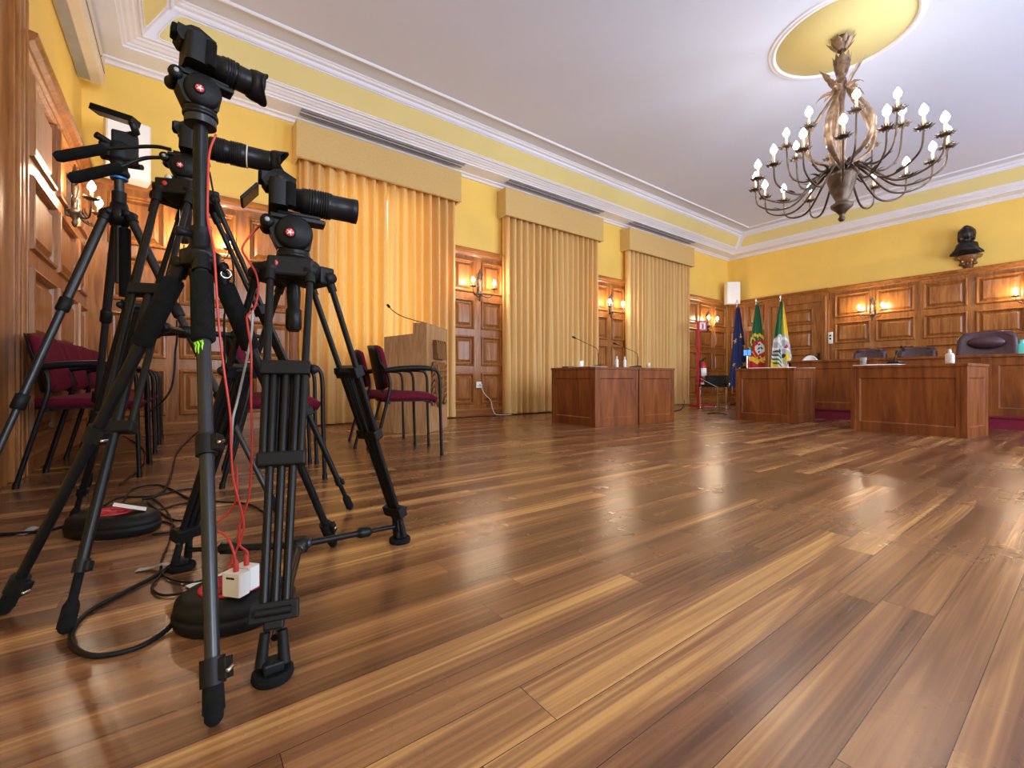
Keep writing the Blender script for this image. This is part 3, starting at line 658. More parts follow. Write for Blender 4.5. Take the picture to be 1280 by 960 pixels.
desk_mic('black gooseneck desk microphone on the left unit of the double desk',4.43,4.05,HD,R(140),.37,.28)
desk_mic('black gooseneck desk microphone on the right unit of the double desk',5.02,3.86,HD,R(152),.30,.29)
desk_mic('black desk microphone base on the desk in front of the purple office chairs',6.47,1.40,HD+.015,R(-10),.09,.02)
# ---- bottles
def bottle(label,x,y,z,h=.17,w=.03,flatb=1.0,group='white pump bottles'):
    t=thing('dispenser_bottle',label,'bottle',(x,y,z),R(40),group)
    mb=MB(); mb.lathe([(.0,0),(w*.95,0),(w,.01),(w,h*.58),(w*.8,h*.70),(w*.38,h*.76),(w*.36,h*.80),(0,h*.80)],20,sx=1.15*flatb,sy=.8); mb.build('body',M_wht,t)
    mb=MB(); mb.lathe([(.0,h*.79),(w*.42,h*.79),(w*.42,h*.90),(w*.25,h*.91),(w*.25,h*.97),(w*.4,h*.97),(w*.4,h),(0,h)],14); mb.tube([(0,0,h*.985),(w*.9,0,h*.97)],w*.16,8); mb.build('pump',M_wht,t)
    mb=MB(); 
    for k in range(3): mb.box((-.1*w+.02*w*k,-w*.81,h*(.42-.09*k)),(w*(1.1-.25*k),.002,h*.035))
    mb.build('label',M_grey,t)
bottle('white dispenser bottle on the double desk, the one nearer its left microphone',4.735,3.95,HD,.16,.030)
bottle('white dispenser bottle on the double desk, the one nearer its right microphone',4.90,3.95,HD,.16,.028)
bottle('white squat dispenser bottle on the desk in front of the purple chairs',6.27,.93,HD,.145,.036,1.2)
# cups and glasses
def cup(name,label,cat,x,y,z,r0,r1,h,m,group=None):
    mb=MB(); mb.lathe([(.0,.0),(r0,.0),(r1,h),(r1-.003,h),(r0-.003,.006),(0,.006)],18,(x,y,z)); return tag(mb.build(name,m),label,cat,group)
cup('paper_cup','white paper cup at the left end of the double desk','cup',4.20,4.10,HD,.026,.033,.085,M_paper)
cup('drinking_glass','small pale glass at the right end of the double desk','glass',5.36,3.90,HD,.022,.030,.08,M_cream)
cup('drinking_glass','clear glass on the left of the desk before the purple office chairs','glass',6.33,1.66,HD,.028,.033,.095,mat('frosted_glass',(.45,.42,.40),.15,var=.05,trans=.5))
mb=MB(); mb.box((0,0,.008),(.24,.17,.014)); o=tag(mb.build('tablet',M_blk,bevel=.003,loc=(4.22,4.30,HD)),'thin dark tablet lying on the left part of the double desk','tablet'); o.rotation_euler=(0,0,.4)
mb=MB(); mb.box((0,0,.003),(.30,.21,.004)); mb.box((.03,.24,.003),(.30,.21,.004)); o=tag(mb.build('paper_sheet',M_paper,loc=(4.17,3.86,HD)),'white paper sheets lying at the front left of the double desk','paper'); o.rotation_euler=(0,0,-.05)
mb=MB(); mb.box((0,0,.006),(.32,.50,.010)); o=tag(mb.build('document_folder',M_paper,loc=(6.70,2.80,HD)),'white document folder lying on the desk before the flags','paper')
mb=MB(); mb.box((0,0,.004),(.21,.30,.006)); o=tag(mb.build('document_folder',M_cream,loc=(7.02,2.56,HD)),'pale folder at the right end of the desk before the flags','paper')
mb=MB(); mb.box((0,0,.004),(.21,.42,.007)); mb.box((.05,-.02,.010),(.20,.28,.005),rot=Matrix.Rotation(.3,3,'Z')); o=tag(mb.build('paper_stack',M_paper,loc=(6.38,1.53,HD)),'white loose papers on the desk before the purple office chairs','paper'); o.rotation_euler=(0,0,-.1)
# cyan box on the bench
mb=MB(); mb.rbox((0,0,.06),(.07,.07,.12),.02); mb.rbox((0,0,.14),(.04,.04,.05),.015); tag(mb.build('cleaning_bottle',mat('cyan_plastic',(.10,.55,.50),.4,var=.05),bevel=.004,loc=(7.86,.56,.879)),'small turquoise bottle on the bench at the right edge of the photo','bottle')
t=thing('bench_microphone','small black microphone head poking up above the bench between the low and tall purple chairs','microphone',(7.95,1.66,.878))
mb=MB(); mb.rbox((0,0,.01),(.08,.06,.02),.01); mb.build('base',M_blk,t); mb=MB(); mb.tube([(0,0,.02),(.0,.0,.14)],.004,6); mb.build('gooseneck',M_blk,t); mb=MB(); mb.ball((0,0,.155),.018,10); mb.build('capsule',M_blk,t)
# ---- flags
M_fl={k:mat('flag_'+k,c,.75,var=.08,scale=30,sheen=.2) for k,c in dict(blue=(.010,.022,.13),yellow=(.80,.55,.03),green=(.008,.13,.045),red=(.48,.008,.02),white=(.75,.75,.72),dark=(.02,.03,.04),silver=(.45,.46,.46)).items()}
FK=['blue','yellow','green','red','white','dark','silver']; FI={k:i for i,k in enumerate(FK)}
def star(px,py,cx,cy,r):
    x,y=px-cx,py-cy; d=math.hypot(x,y)
    if d>r: return False
    a=(math.atan2(x,y)%(2*PI/5)); a=min(a,2*PI/5-a); ro=r; ri=r*.42
    # edge from (ro,0) to (ri,pi/5)
    x1,y1,x2,y2=ro,0,ri*math.cos(PI/5),ri*math.sin(PI/5); qx,qy=d*math.cos(a),d*math.sin(a)
    return (x2-x1)*(qy-y1)-(y2-y1)*(qx-x1)>=0
def flag(name,label,y,pat,wb0,x=10.2,top=2.30,bot=.42,seed=0,sx=1.):
    wb=wb0*sx
    t=thing('flag',label,'flag',(x,y,.0),0,'flags on poles by the end-wall door')
    mb=MB(); mb.tube([(0,0,.03),(0,0,2.24)],.014,10); mb.build('pole',M_woodx,t)
    mb=MB(); mb.lathe([(.0,0),(.15,0),(.15,.02),(.05,.045),(.03,.09),(.0,.09)],20); mb.build('base',M_bronze,t)
    mb=MB(); mb.lathe([(.0,2.22),(.022,2.23),(.03,2.26),(.016,2.285),(.014,2.30),(.035,2.33),(.028,2.37),(.008,2.42),(.0,2.44)],12,sx=1,sy=.6); mb.build('finial',M_chr,t)
    # cloth hangs from the pole, facing the camera side
    fa=math.atan2(-.62,-.78); ca,sa=math.cos(fa),math.sin(fa)
    def half(v): return .035+ (wb-.035)*(1-(1-v)**1.6)
    # right-hand direction seen from the camera is (C_,-S_)
    def fn3(u,v):
        a=(u-.5)*2; z=2.24-v*(2.24-bot); w=half(v)
        dp=.05+.05*v*(1-a*a)+.045*v**.6*math.sin(a*7+seed+v*.8)+.015*math.sin(a*15+seed)
        lat=a*w+.03*v*math.sin(v*4+seed)
        return (-S_*dp+C_*lat, -C_*dp-S_*lat, z-.02*math.cos(a*7))
    mb=MB(); mb.grid(fn3,72,150,mf=lambda u,v:FI[pat((u-.5)*2*half(v)/sx,2.24-v*(2.24-bot))]); mb.build('cloth',[M_fl[k] for k in FK],t)
    return t
def eu(x,z):
    for cx,cz in ((.06,1.56),(-.11,1.48),(-.14,.92),(.045,.86),(.19,1.36),(.20,.95)):
        if star(x,z,cx,cz,.075): return 'yellow'
    return 'blue'
def pt(x,z):
    cz=1.27; d=math.hypot(x/.24,(z-cz)/.33)
    if math.hypot((x-.05)/.10,(z-cz)/.135)<1:
        for a,b in ((.05,1.27),(.05,1.35),(.05,1.19),(.10,1.27),(.0,1.27)):
            if math.hypot(x-a,z-b)<.022: return 'dark'
        return 'white'
    if abs(x-.05)<.145 and abs(z-cz-.01)<.19+.0*x and math.hypot((x-.05)/.15,(z-cz)/.21)<1: return 'red'
    if .80<d<1.0 or (d<1 and abs(((x*1.5+z)*1.0)%.16-.08)<.022) or abs(z-1.02+.4*x)<.02 and d<1.1: return 'yellow'
    return 'green' if z>cz-.10 else 'red'
def mun(x,z):
    d=math.hypot(x/.29,(z-1.17)/.37)
    if d<1:
        if math.hypot(x+.10,z-1.18)<.035 or math.hypot(x-.02,z-1.10)<.045 or math.hypot(x+.03,z-1.28)<.03: return 'dark'
        if abs(x-.09)+abs(z-1.27)<.05: return 'red'
        if x<-.06 and z<1.20 and (z*9+x*5)%.8<.4: return 'green' if z<1.12 else 'dark'
        if abs(x+.10+.3*(z-1.4))<.05 and 1.38<z<1.46: return 'white'
        if math.hypot(x-.08,z-1.06)<.08: return 'yellow'
        if abs(x-.15)<.07 and abs(z-.95+.3*x)<.03: return 'green'
        if d>.72 and z<1.05: return 'yellow' if (x*20)%1<.5 else 'white'
        return 'silver' if (z+x*.7)%.19<.13 else 'white'
    if z>1.17: return 'green' if x<.02 else 'yellow'
    return 'yellow' if x<.08 else 'green'
flag('f','European Union flag, blue with gold stars, furled on a pole below the white loudspeaker',5.02,eu,.26,seed=.5,sx=.74)
flag('f','green and red flag with gold and red emblem, middle one of three',4.60,pt,.235,seed=2.,bot=.45)
flag('f','green and yellow municipal flag with grey coat of arms, in front of the end-wall door',4.10,mun,.33,sx=.80,seed=4.,bot=.45)
# ---- fire point
t=thing('fire_point_stand','red floor stand with upright post, square extinguisher sign and white shelf, beside the last curtains','stand',(9.06,5.25,0))
fx=onf(872,507)
t.location=(9.15,5.35,0)
mb=MB(); mb.rbox((.12,0,.015),(.56,.30,.03),.04); mb.build('base_plate',M_red,t)
mb=MB(); mb.bb(-.03,.03,-.02,.02,.03,1.88); mb.build('post',M_red,t,bevel=.004)
RS=Matrix.Rotation(R(-28),4,'Z')
mb=MB(Matrix.Translation((.10,-.03,1.78))@RS); mb.box((0,0,0),(.22,.012,.22),0); mb.box((.0,-.008,0),(.15,.004,.15),1); mb.box((.01,-.011,-.02),(.045,.004,.09),0); mb.box((0.0,-.011,.04),(.07,.004,.02),0); mb.build('sign',[M_red,M_paper],t)
mb=MB(); mb.box((.11,-.03,.50),(.24,.14,.04)); mb.build('shelf',M_wht,t,bevel=.004)
t=thing('fire_extinguisher','red fire extinguisher with white label resting on the fire point shelf','fire extinguisher',(9.265,5.315,.521))
mb=MB(); mb.lathe([(.0,0),(.070,0),(.078,.02),(.078,.36),(.06,.42),(.03,.45),(.02,.47),(0,.47)],24); mb.build('cylinder',M_red,t)
mb=MB(); mb.lathe([(.0,.14),(.0795,.14),(.0795,.32),(.0,.32)],24); mb.build('label',M_paper,t)
mb=MB(); mb.tube([(0,0,.46),(0,0,.50)],.022,10); mb.tube([(-.02,0,.50),(.08,-.03,.53)],.010,6); mb.tube([(-.02,0,.51),(.08,-.03,.56)],.008,6); mb.build('valve',M_blk,t)
mb=MB(); mb.tube(bez([(-.02,0,.49),(-.10,0,.46),(-.13,-.02,.30),(-.11,-.02,.10)],6),.012,8); mb.build('hose',M_blkp,t)
# ---- stacked dark visitor chairs / cantilever chair by the flags
t=thing('cantilever_chair','black chair with chrome tube legs standing between the fire point and the flags','chair',(8.72,4.74,0),R(200))
for s in (-1,1):
    mb=MB(); mb.tube(bez([(-.22,s*.24,.62),(-.20,s*.24,.45),(.18,s*.24,.43),(.22,s*.24,.38),(.22,s*.24,.05),(.18,s*.24,.012),(-.22,s*.24,.012)],6),.012,8); mb.build('side_frame',M_chr,t)
mb=MB(); mb.tube([(-.22,-.24,.012),(-.22,.24,.012)],.012,8); mb.build('rear_bar',M_chr,t)
mb=MB(); mb.rbox((0,0,.46),(.44,.46,.05),.06); mb.build('seat',M_blkp,t)
mb=MB(); mb.grid(lambda u,v:(-.22-.03*v+.03*((u-.5)*2)**2,(u-.5)*.44,.47+v*.20),8,6); mb.build('backrest',M_blkp,t,solid=.04)
for s in (-1,1): mb=MB(); mb.tube(bez([(-.2,s*.25,.60),(.0,s*.25,.61),(.18,s*.25,.59),(.20,s*.25,.44)],5),.014,8); mb.build('armrest',M_blkp,t)
t=thing('microphone_stand','low microphone stand with flat black base on the floor left of the flag desk','stand',(7.2,3.86,0))
mb=MB()
for k in range(3): a=k*2.09+.4; mb.tube([(0,0,.03),(.17*math.cos(a),.17*math.sin(a),.012)],.010,6)
mb.build('base',M_blk,t); mb=MB(); mb.tube([(0,0,.02),(0,0,.46)],.010,8); mb.build('pole',M_chr,t); mb=MB(); mb.tube([(0,0,.45),(-.05,.28,.60)],.007,6); mb.build('boom',M_chr,t)
# small monitor seen between two flags
t=thing('computer_monitor','small monitor with blue screen glowing between the blue flag and the green and red flag','monitor',(9.0,4.23,0))
mb=MB(); mb.lathe([(.0,0),(.14,0),(.14,.015),(0,.02)],16); mb.tube([(0,0,.02),(0,0,1.06)],.012,8); mb.build('stand',M_chr,t)
RM=Matrix.Translation((0,0,1.12))@Matrix.Rotation(-YAW,4,'Z')
mb=MB(RM); mb.box((0,0,0),(.17,.02,.14),0); mb.box((0.0,-.011,0.0),(.14,.003,.11),1); mb.box((.0,-.014,.0),(.010,.002,.11),0); mb.build('screen',[M_blkp,emis('blue_screen',(.05,.22,.75),.5)],t)
# ---- wall things
def loudspeaker(label,M):
    loc=M.to_translation(); t=thing('wall_loudspeaker',label,'loudspeaker',loc,M.to_euler().z,'white wall loudspeakers')
    mb=MB(); mb.rbox((0,0,0),(.34,.20,.56),.02); mb.build('cabinet',M_wht,t,bevel=.006)
    mb=MB(); mb.box((0,-.103,0),(.31,.006,.53)); mb.build('grille',M_paper,t)
    mb=MB(); mb.tube([(0,.09,0),(0,.20,0)],.02,8); mb.build('bracket',M_wht,t)
loudspeaker('white box loudspeaker high on the yellow wall in the left corner, behind the bare tripod',Matrix.Translation((-.43,5.80,2.84))@Matrix.Rotation(R(12),4,'Z'))
loudspeaker('white box loudspeaker high in the far corner above the blue flag',Matrix.Translation((11.45,5.76,2.83))@Matrix.Rotation(R(-38),4,'Z'))
t=thing('air_conditioner','cream wall-mounted air conditioner high on the left side wall','air conditioner',(XL,0,0))
mb=MB(); mb.prism([(0,3.46),(.10,3.44),(.17,3.455),(.19,3.49),(.19,3.69),(.15,3.74),(0,3.74)],4.55,5.84,axis='y'); 
mb.build('casing',M_cream,t,bevel=.008)
mb=MB(); mb.box((.192,5.2,3.55),(.004,1.2,.006)); mb.build('front_seam',M_blk,t)
mb=MB(); mb.box((.055,5.2,3.445),(.075,1.18,.014)); mb.build('air_outlet',M_lgrey,t)
mb=MB(); mb.box((.192,5.6,3.60),(.004,.012,.012)); mb.build('indicator',M_blk,t)
t=thing('intercom_handset','small white intercom handset on the panelled wall right of the end-wall door','intercom',(L-.05,3.67,1.53))
mb=MB(); mb.rbox((-.01,0,0),(.03,.09,.26),.01); mb.build('housing',M_wht,t,bevel=.004)
mb=MB()
for z in (.05,-.02): mb.lathe([(.0,0),(.022,0),(.018,.01),(0,.01)],12,(-.026,0,z),M=Matrix.Rotation(-PI/2,4,'Y'))
mb.build('button',M_grey,t)
# bust on bracket
t=thing('wall_bracket','carved wooden bracket shelf under the dark bust on the end wall','bracket',(L-.001,1.50,2.61)); t.scale=(.8,.7,.8)
mb=MB(); mb.lathe([(.0,0),(.05,.01),(.07,.04),(.10,.10),(.15,.20),(.17,.27),(.25,.29),(.27,.33),(.27,.36),(0,.36)],20,(-.0,0,0),sx=.85); mb.build('shelf',M_carve,t)
mb=MB()
for k in range(7): a=PI/2+PI*(k+.5)/7; mb.ball((math.cos(a)*.14*.85,math.sin(a)*.15,.17),.035,8); 
mb.build('carving',M_carve,t)
t=thing('bust','dark bronze bust of a draped figure on a bracket high on the yellow end wall','sculpture',(L-.17,1.50,2.901)); t.scale=(.8,.8,.9)
mb=MB()
def bodyf(u,v):
    a=2*PI*u; prof=[(.14,.0),(.22,.03),(.28,.08),(.275,.13),(.21,.19),(.14,.23),(.10,.26),(.105,.29),(.14,.34),(.155,.41),(.14,.48),(.10,.53),(.05,.57),(.0,.585)]
    s=v*(len(prof)-1); i=min(int(s),len(prof)-2); f=s-i; r=prof[i][0]*(1-f)+prof[i+1][0]*f; z=prof[i][1]*(1-f)+prof[i+1][1]*f
    sy=1.0; sx=.52 if z<.25 else 1.0-.05
    if z<.25: sx=.5+.45*max(0,(z-.12)/.13)
    dx=0
    fr=math.cos(a-PI)        # +1 facing the room
    if .30<z<.50: dx=-.02*max(0,fr)
    n=.010*math.sin(a*6+z*30) if z<.25 else .005*math.sin(a*9+z*20)
    zz=z-(.10*abs(math.sin(a))**3 if z<.20 else 0)*(1 if z>.02 else .3)
    return ((r+n)*sx*math.cos(a)+dx,(r+n)*sy*math.sin(a),max(zz,-.0))
mb.grid(bodyf,40,44); mb.ball((-.135,0,.40),.022,8,sc=(1.1,.7,1.6)); mb.ball((-.125,0,.355),.018,8,sc=(.7,1.6,.6))
for s in (-1,1): mb.ball((-.118,s*.04,.43),.018,8,sc=(.6,1.2,.7)); mb.ball((-.02,s*.12,.34),.05,8,sc=(1,.7,1.8))
mb.ball((-.04,0,.53),.07,10,sc=(1.2,.9,.8)); mb.build('figure',M_bronze,t)
# socket and cable between the curtains
t=thing('wall_socket','white double wall socket with a white plug, low on the panelling between the curtains','socket',(3.815,W-.055,.50))
mb=MB(); mb.rbox((0,0,0),(.10,.03,.10),.01); mb.build('plate',M_wht,t,bevel=.003)
mb=MB(); mb.lathe([(.0,0),(.018,0),(.016,.04),(0,.04)],12,(.02,-.012,0),M=Matrix.Rotation(PI/2,4,'X')); mb.lathe([(.0,0),(.014,0),(.014,.006),(0,.006)],12,(-.025,-.014,0.0),M=Matrix.Rotation(PI/2,4,'X')); mb.build('plug',M_paper,t)
def cable(name,label,pts,r,m,group=None,n=8):
    mb=MB(); mb.tube(bez(pts,n),r,8); return tag(mb.build(name,m),label,'cable',group)
cable('power_cable','white cable hanging from the wall socket down to the floor between the curtains',[(3.835,W-.11,.50),(3.86,W-.10,.42),(3.93,W-.09,.33),(4.03,W-.08,.25),(4.06,W-.09,.12),(4.10,W-.12,.02),(4.2,W-.20,.006),(4.35,W-.24,.006)],.006,M_wht)
cable('floor_cable','thin dark cable along the foot of the curtains towards the double desk',[(2.9,5.80,.006),(3.6,5.83,.006),(4.2,5.76,.006),(5.0,5.78,.006),(6.2,5.74,.006),(7.2,5.7,.006)],.006,M_blk)
cable('floor_cable','black cable trailing from the double desk to the last curtains',[(5.6,4.2,.006),(6.3,4.5,.006),(7.4,4.75,.006),(8.3,5.2,.006),(8.8,5.5,.006),(9.0,5.6,.05),(9.1,5.66,.12)],.008,M_blk)
# ================================================================ tripods
def hub_dirs(hub,foot):
    d=(foot-hub); rad=Vector((d.x,d.y,0)).normalized(); tan=Vector((-rad.y,rad.x,0)); return d,rad,tan
def strap(mb,c,tan,dn,w,d,h,mi=0):                       # bracket block across the leg
    nrm=tan.cross(dn).normalized(); M=Matrix((tan,nrm,dn)).transposed()
    mb.box(c,(w,d,h),mi,rot=M)
def rad_plug(mb,c,dn,r,h,n=14,mi=0): mb.tube([c-dn*h/2,c+dn*h/2],r,n,mi)
def dslr(name,label,origin,az,pitch,lens_len,lens_r,hood,body_scale=1.0,group='black cameras on tripods',ring=False,screen=False,petal=False):
    # origin = bottom centre of body; lens axis along local +x
    t=thing(name,label,'camera',origin,az,group); t.rotation_euler=(0,-pitch,az)
    s=body_scale
    mb=MB(); mb.rbox((-.002*s,0,.042*s),(.056*s,.142*s,.084*s),.016*s); mb.build('body',M_blkp,t,bevel=.009*s)
    mb=MB(); pr=[(-.036,.070),(-.046,.084),(-.046,.104),(-.030,.110),(-.014,.122),(.004,.125),(.030,.113),(.044,.100),(.042,.086),(.030,.070)]
    n=len(pr); vs=[(x*s,-.036*s+(.010*s if z>.105 else 0),z*s) for x,z in pr]+[(x*s,.036*s-(.010*s if z>.105 else 0),z*s) for x,z in pr]
    mb.add(vs,[tuple(range(n)),tuple(range(n,2*n))[::-1]]+[(k,(k+1)%n,n+(k+1)%n,n+k) for k in range(n)]); mb.build('viewfinder_prism',M_blkp,t,bevel=.005*s)
    mb=MB(); mb.rbox((-.05*s,0,.098*s),(.022*s,.042*s,.03*s),.008*s); mb.build('eyecup',M_foam,t)
    mb=MB(); mb.rbox((.030*s,-.056*s,.04*s),(.034*s,.036*s,.074*s),.015*s); mb.build('grip',M_foam,t,bevel=.004)
    for y,r,h in ((-.052,.012,.012),(.052,.016,.012)): mb=MB(); mb.lathe([(.0,.080*s),(r*s,.080*s),(r*s,(.083+h)*s),(0,(.083+h)*s)],12,(0,y*s,0)); mb.build('dial',M_grey,t)
    M=Matrix.Translation((.028*s,0,.048*s))@Matrix.Rotation(PI/2,4,'Y')
    r=lens_r; Ln=lens_len
    mb=MB(M); mb.lathe([(.0,0),(.034*s,0),(.034*s,.010),(r*.86,.014),(r*.90,.03),(r,.034),(r,.034+Ln*.22),(r*.97,.037+Ln*.22),(r*.97,Ln*.34+.03),(r*1.03,Ln*.36+.03),(r*1.03,Ln*.60),(r*.94,Ln*.62),(r*.94,Ln*.9),(r*.97,Ln*.92),(r*.97,Ln),(r*.8,Ln),(r*.78,Ln-.012),(.0,Ln-.014)],28); ln=mb.build('lens',M_blk,t)
    mb=MB(M)
    for z0,z1 in ((.05,.034+Ln*.2),(Ln*.40,Ln*.57)):
        k=int((z1-z0)/.006)
        for i in range(k): z=z0+(z1-z0)*i/k; mb.lathe([(r*1.0,z),(r*1.06,z+.0012),(r*1.06,z+.0034),(r*1.0,z+.0046)],28)
    mb.build('focus_ring',M_blkp,ln)
    mb=MB(M); mb.lathe([(.0,Ln-.013),(r*.78,Ln-.0125),(r*.5,Ln-.006),(.0,Ln-.002)],24); mb.build('glass',M_lens,ln)
    if ring: mb=MB(M); zz=Ln*.62; mb.lathe([(r*.9,zz),(r*1.045,zz),(r*1.045,zz+.004),(r*.9,zz+.004)],28); mb.build('accent_ring',M_cream,ln)
    if hood:
        mb=MB(M); n=40; h0=Ln-.01
        rows=[(r*1.0,0,0),(r*1.10,.012,0),(r*1.12,.03,0),(r*1.20,1,1)]
        vs=[]
        for rr,z,k in rows:
            for j in range(n):
                a=2*PI*j/n; zz=h0+z
                if k: 
                    pet=.5+.5*math.cos(2*a) if petal else 1
                    zz=h0+hood*(.45+.55*pet) if petal else h0+hood
                vs.append((rr*math.cos(a),rr*math.sin(a),zz))
        fs=[(i*n+j,i*n+(j+1)%n,(i+1)*n+(j+1)%n,(i+1)*n+j) for i in range(3) for j in range(n)]
        mb.add(vs,fs,0,True); mb.build('lens_hood',M_blkp,ln,solid=.003)
    if screen:
        mb=MB(Matrix.Translation((-.04*s,.0,.03*s))@Matrix.Rotation(R(38),4,'Y')); mb.box((-.03,0,-.02),(.008,.095*s,.072*s)); mb.build('flip_screen',M_blk,t,bevel=.002)
    return t
def fluid_head(t,base,c,az,pitch,s=1.0,back=0):
    # c = centre of the pan base (local to thing), head body above; x along az
    M=Matrix.Translation(c)@Matrix.Rotation(az,4,'Z')
    mb=MB(M); mb.lathe([(.0,0),(.040*s,0),(.045*s,.004*s),(.045*s,.012*s),(.040*s,.015*s),(.043*s,.018*s),(.040*s,.028*s),(0,.030*s)],28); mb.build('pan_base',M_blk,t)
    Mt=M@Matrix.Translation((0,0,.068*s))@Matrix.Rotation(-pitch,4,'Y')
    mb=MB(M); mb.prism([(-.040*s,.026*s),(.040*s,.026*s),(.046*s,.06*s),(.03*s,.10*s),(-.052*s,.10*s),(-.060*s,.07*s)],-.030*s,.030*s,axis='y'); hd=mb.build('head_body',M_blkp,t,bevel=.006)
    for sg in (-1,1):
        mb=MB(Mt@Matrix.Translation((0,sg*.026*s,0))@Matrix.Rotation(-sg*PI/2,4,'X')); mb.lathe([(.0,0),(.046*s,0),(.047*s,.006*s),(.046*s,.016*s),(.040*s,.024*s),(.0,.026*s)],32); dr=mb.build('tilt_drum',M_blkp,hd)
        mb=MB(Mt@Matrix.Translation((-.012*s,sg*.0515*s,-.006*s))@Matrix.Rotation(-sg*PI/2,4,'X')); mb.lathe([(.0,0),(.015*s,0),(.015*s,.002),(0,.002)],20,mi=1); mb.lathe([(.0,.002),(.0105*s,.002),(.0105*s,.0035),(0,.0035)],20,mi=0)
        for k in range(5):
            a=k*2*PI/5; mb.tube([(0,0,.004),(.009*s*math.cos(a),.009*s*math.sin(a),.004)],[.002*s,.0006*s],5,mi=2)
        mb.build('emblem',[M_logo,M_blkp,M_paper],hd)
    mb=MB(Mt); mb.box((.01*s,0,.046*s),(.14*s,.046*s,.014*s)); mb.box((.012*s,0,.058*s),(.11*s,.038*s,.010*s)); mb.box((-.03*s,.030*s,.047*s),(.03*s,.02*s,.012*s)); mb.build('sliding_plate',M_blk,hd,bevel=.003)
    mb=MB(Mt@Matrix.Translation((-.066*s,0,.022*s))@Matrix.Rotation(PI/2,4,'X')); mb.lathe([(.0,-.042*s),(.016*s,-.042*s),(.018*s,-.028*s),(.012*s,-.026*s),(.012*s,.026*s),(.018*s,.028*s),(.016*s,.042*s),(.0,.042*s)],16); mb.build('handle_rosette',M_blk,hd)
    for side in (-1,1):
        mb=MB(Mt@Matrix.Translation((-.066*s,side*.043*s,.022*s))@Matrix.Rotation(-side*PI/2,4,'X')); mb.lathe([(.0,0),(.006*s,0),(.006*s,.004),(.0,.004)],14,mi=0); mb.build('rosette_cap',M_lgrey,hd)
    return Mt@Matrix.Translation((.012*s-back,0,.063*s))
def lever(mb,c,dn,side,h=.045,w=.022):
    rad_plug(mb,c,dn,w,h); nrm=side; 
    M=Matrix((side,side.cross(dn),dn)).transposed(); mb.box(c+side*(w*.9),(w*1.1,w*1.2,h*.8),rot=M)
# ---------------------------------------------------------------- front photo tripod
B1=Vector((.038,1.35,0)); Z1=.865
t1=thing('photo_tripod','tall black tripod with foam leg grips and green sticker, carrying the highest camera','tripod',B1)
feet1=[Vector((.043,.880,0)),Vector((-.345,1.60,0)),Vector((.415,1.575,0))]
hub=Vector((0,0,Z1))
mb=MB(); mb.lathe([(.0,-.05),(.022,-.05),(.026,-.02),(.042,-.012),(.044,.022),(.030,.03),(.024,.04),(.024,.07),(.0,.07)],24,hub); mb.ball(hub+Vector((.045,-.02,-.012)),.010,8); mb.build('hub',M_blk,t1,bevel=.001)
mb=MB(); a=Vector((.052,-.02,-.025)); mb.tube([hub+a+Vector((.011*math.cos(k*PI/6),0,.011*math.sin(k*PI/6))) for k in range(13)],.0022,6,cap=False); mb.build('hook_ring',M_chr,t1)
for i,f in enumerate(feet1):
    f=f-B1; d,rad,tan=hub_dirs(hub,f); top=hub+rad*.042+Vector((0,0,-.004)); f=Vector((f.x,f.y,.014)); d=f-top; dn=d.normalized(); Pn=lambda u:top+d*u
    mb=MB(); mb.tube([top,Pn(.97)],[.0150,.0112],12); lg=mb.build('leg',M_grey if i==0 else M_blk,t1)
    mb=MB(); mb.tube([top-dn*.012,top+dn*.035],.020,14); mb.lathe([(.0,-.026),(.013,-.026),(.013,.026),(0,.026)],14,top,M=zto(tan)); mb.build('leg_joint',M_blk,lg)
    mb=MB(); mb.tube([Pn(.045),Pn(.052),Pn(.235),Pn(.24)],[.018,.0235,.0235,.018],16); mb.build('foam_grip',M_foam,lg)
    side=(tan*(.6)+Vector((S_*-1,-C_,0))*.0).normalized() if False else Vector((C_,-S_,0))
    side=(side-dn*side.dot(dn)).normalized()
    for u in (.50,.93):
        mb=MB(); lever(mb,Pn(u),dn,side,.042,.0195); q=Pn(u)+side*.034
        mb.lathe([(.0,-.001),(.004,-.001),(.004,.016),(0,.016)],8,q,mi=1,M=zto(-Vector((S_,C_,0)))); mb.build('leg_lock',[M_blkp,M_chr],lg,bevel=.004)
    mb=MB(); mb.tube([Pn(.935),Pn(.955),Pn(1.0)-dn*.008,Pn(1.0)],[.012,.0155,.0165,.011],12); mb.ball((f.x,f.y,.0145),.0145,10); mb.build('rubber_foot',M_foam,lg)
    if i==0:
        # green claw-mark sticker wrapped on the tube below the grip
        c=Pn(.262); fd=-Vector((S_,C_,0)); fd=(fd-dn*fd.dot(dn)).normalized(); sd=fd.cross(dn)
        mb=MB()
        for k,(o,l) in enumerate(((-.008,.024),(-.0005,.030),(.007,.022))):
            p0=c+sd*o+fd*(.0149-.0018*abs(k-1))-dn*.012; mb.tube([p0-sd*.0018,p0+sd*.0012+dn*l*.25,p0-sd*.0008+dn*l*.6,p0+dn*l],[.0032,.0026,.0022,.0006],6,flat=.8)
        for k in (-1,1): mb.tube([c+sd*(-.0035*k+.0)+fd*.0150-dn*.012, c+sd*(-.009*k)+fd*.0135-dn*.012],[.0018,.003],6)
        mb.build('claw_sticker',M_green,lg)
mb=MB(); mb.tube([hub+Vector((0,0,.0)),Vector((0,0,1.215))],.0158,20); mb.build('centre_column',M_blk,t1)
mb=MB(); mb.tube([hub+Vector((0,0,.05)),hub+Vector((0,0,.085))],.024,20); mb.lathe([(.0,.0),(.008,.0),(.012,.03),(.0,.032)],12,hub+Vector((-.02,-.01,.065)),M=zto(Vector((-.8,-.3,0)))); mb.build('column_collar',M_blkp,t1)
mb=MB(); mb.tube([Vector((0,0,1.205)),Vector((0,0,1.225))],.034,24); mb.build('column_plate',M_grey,t1)
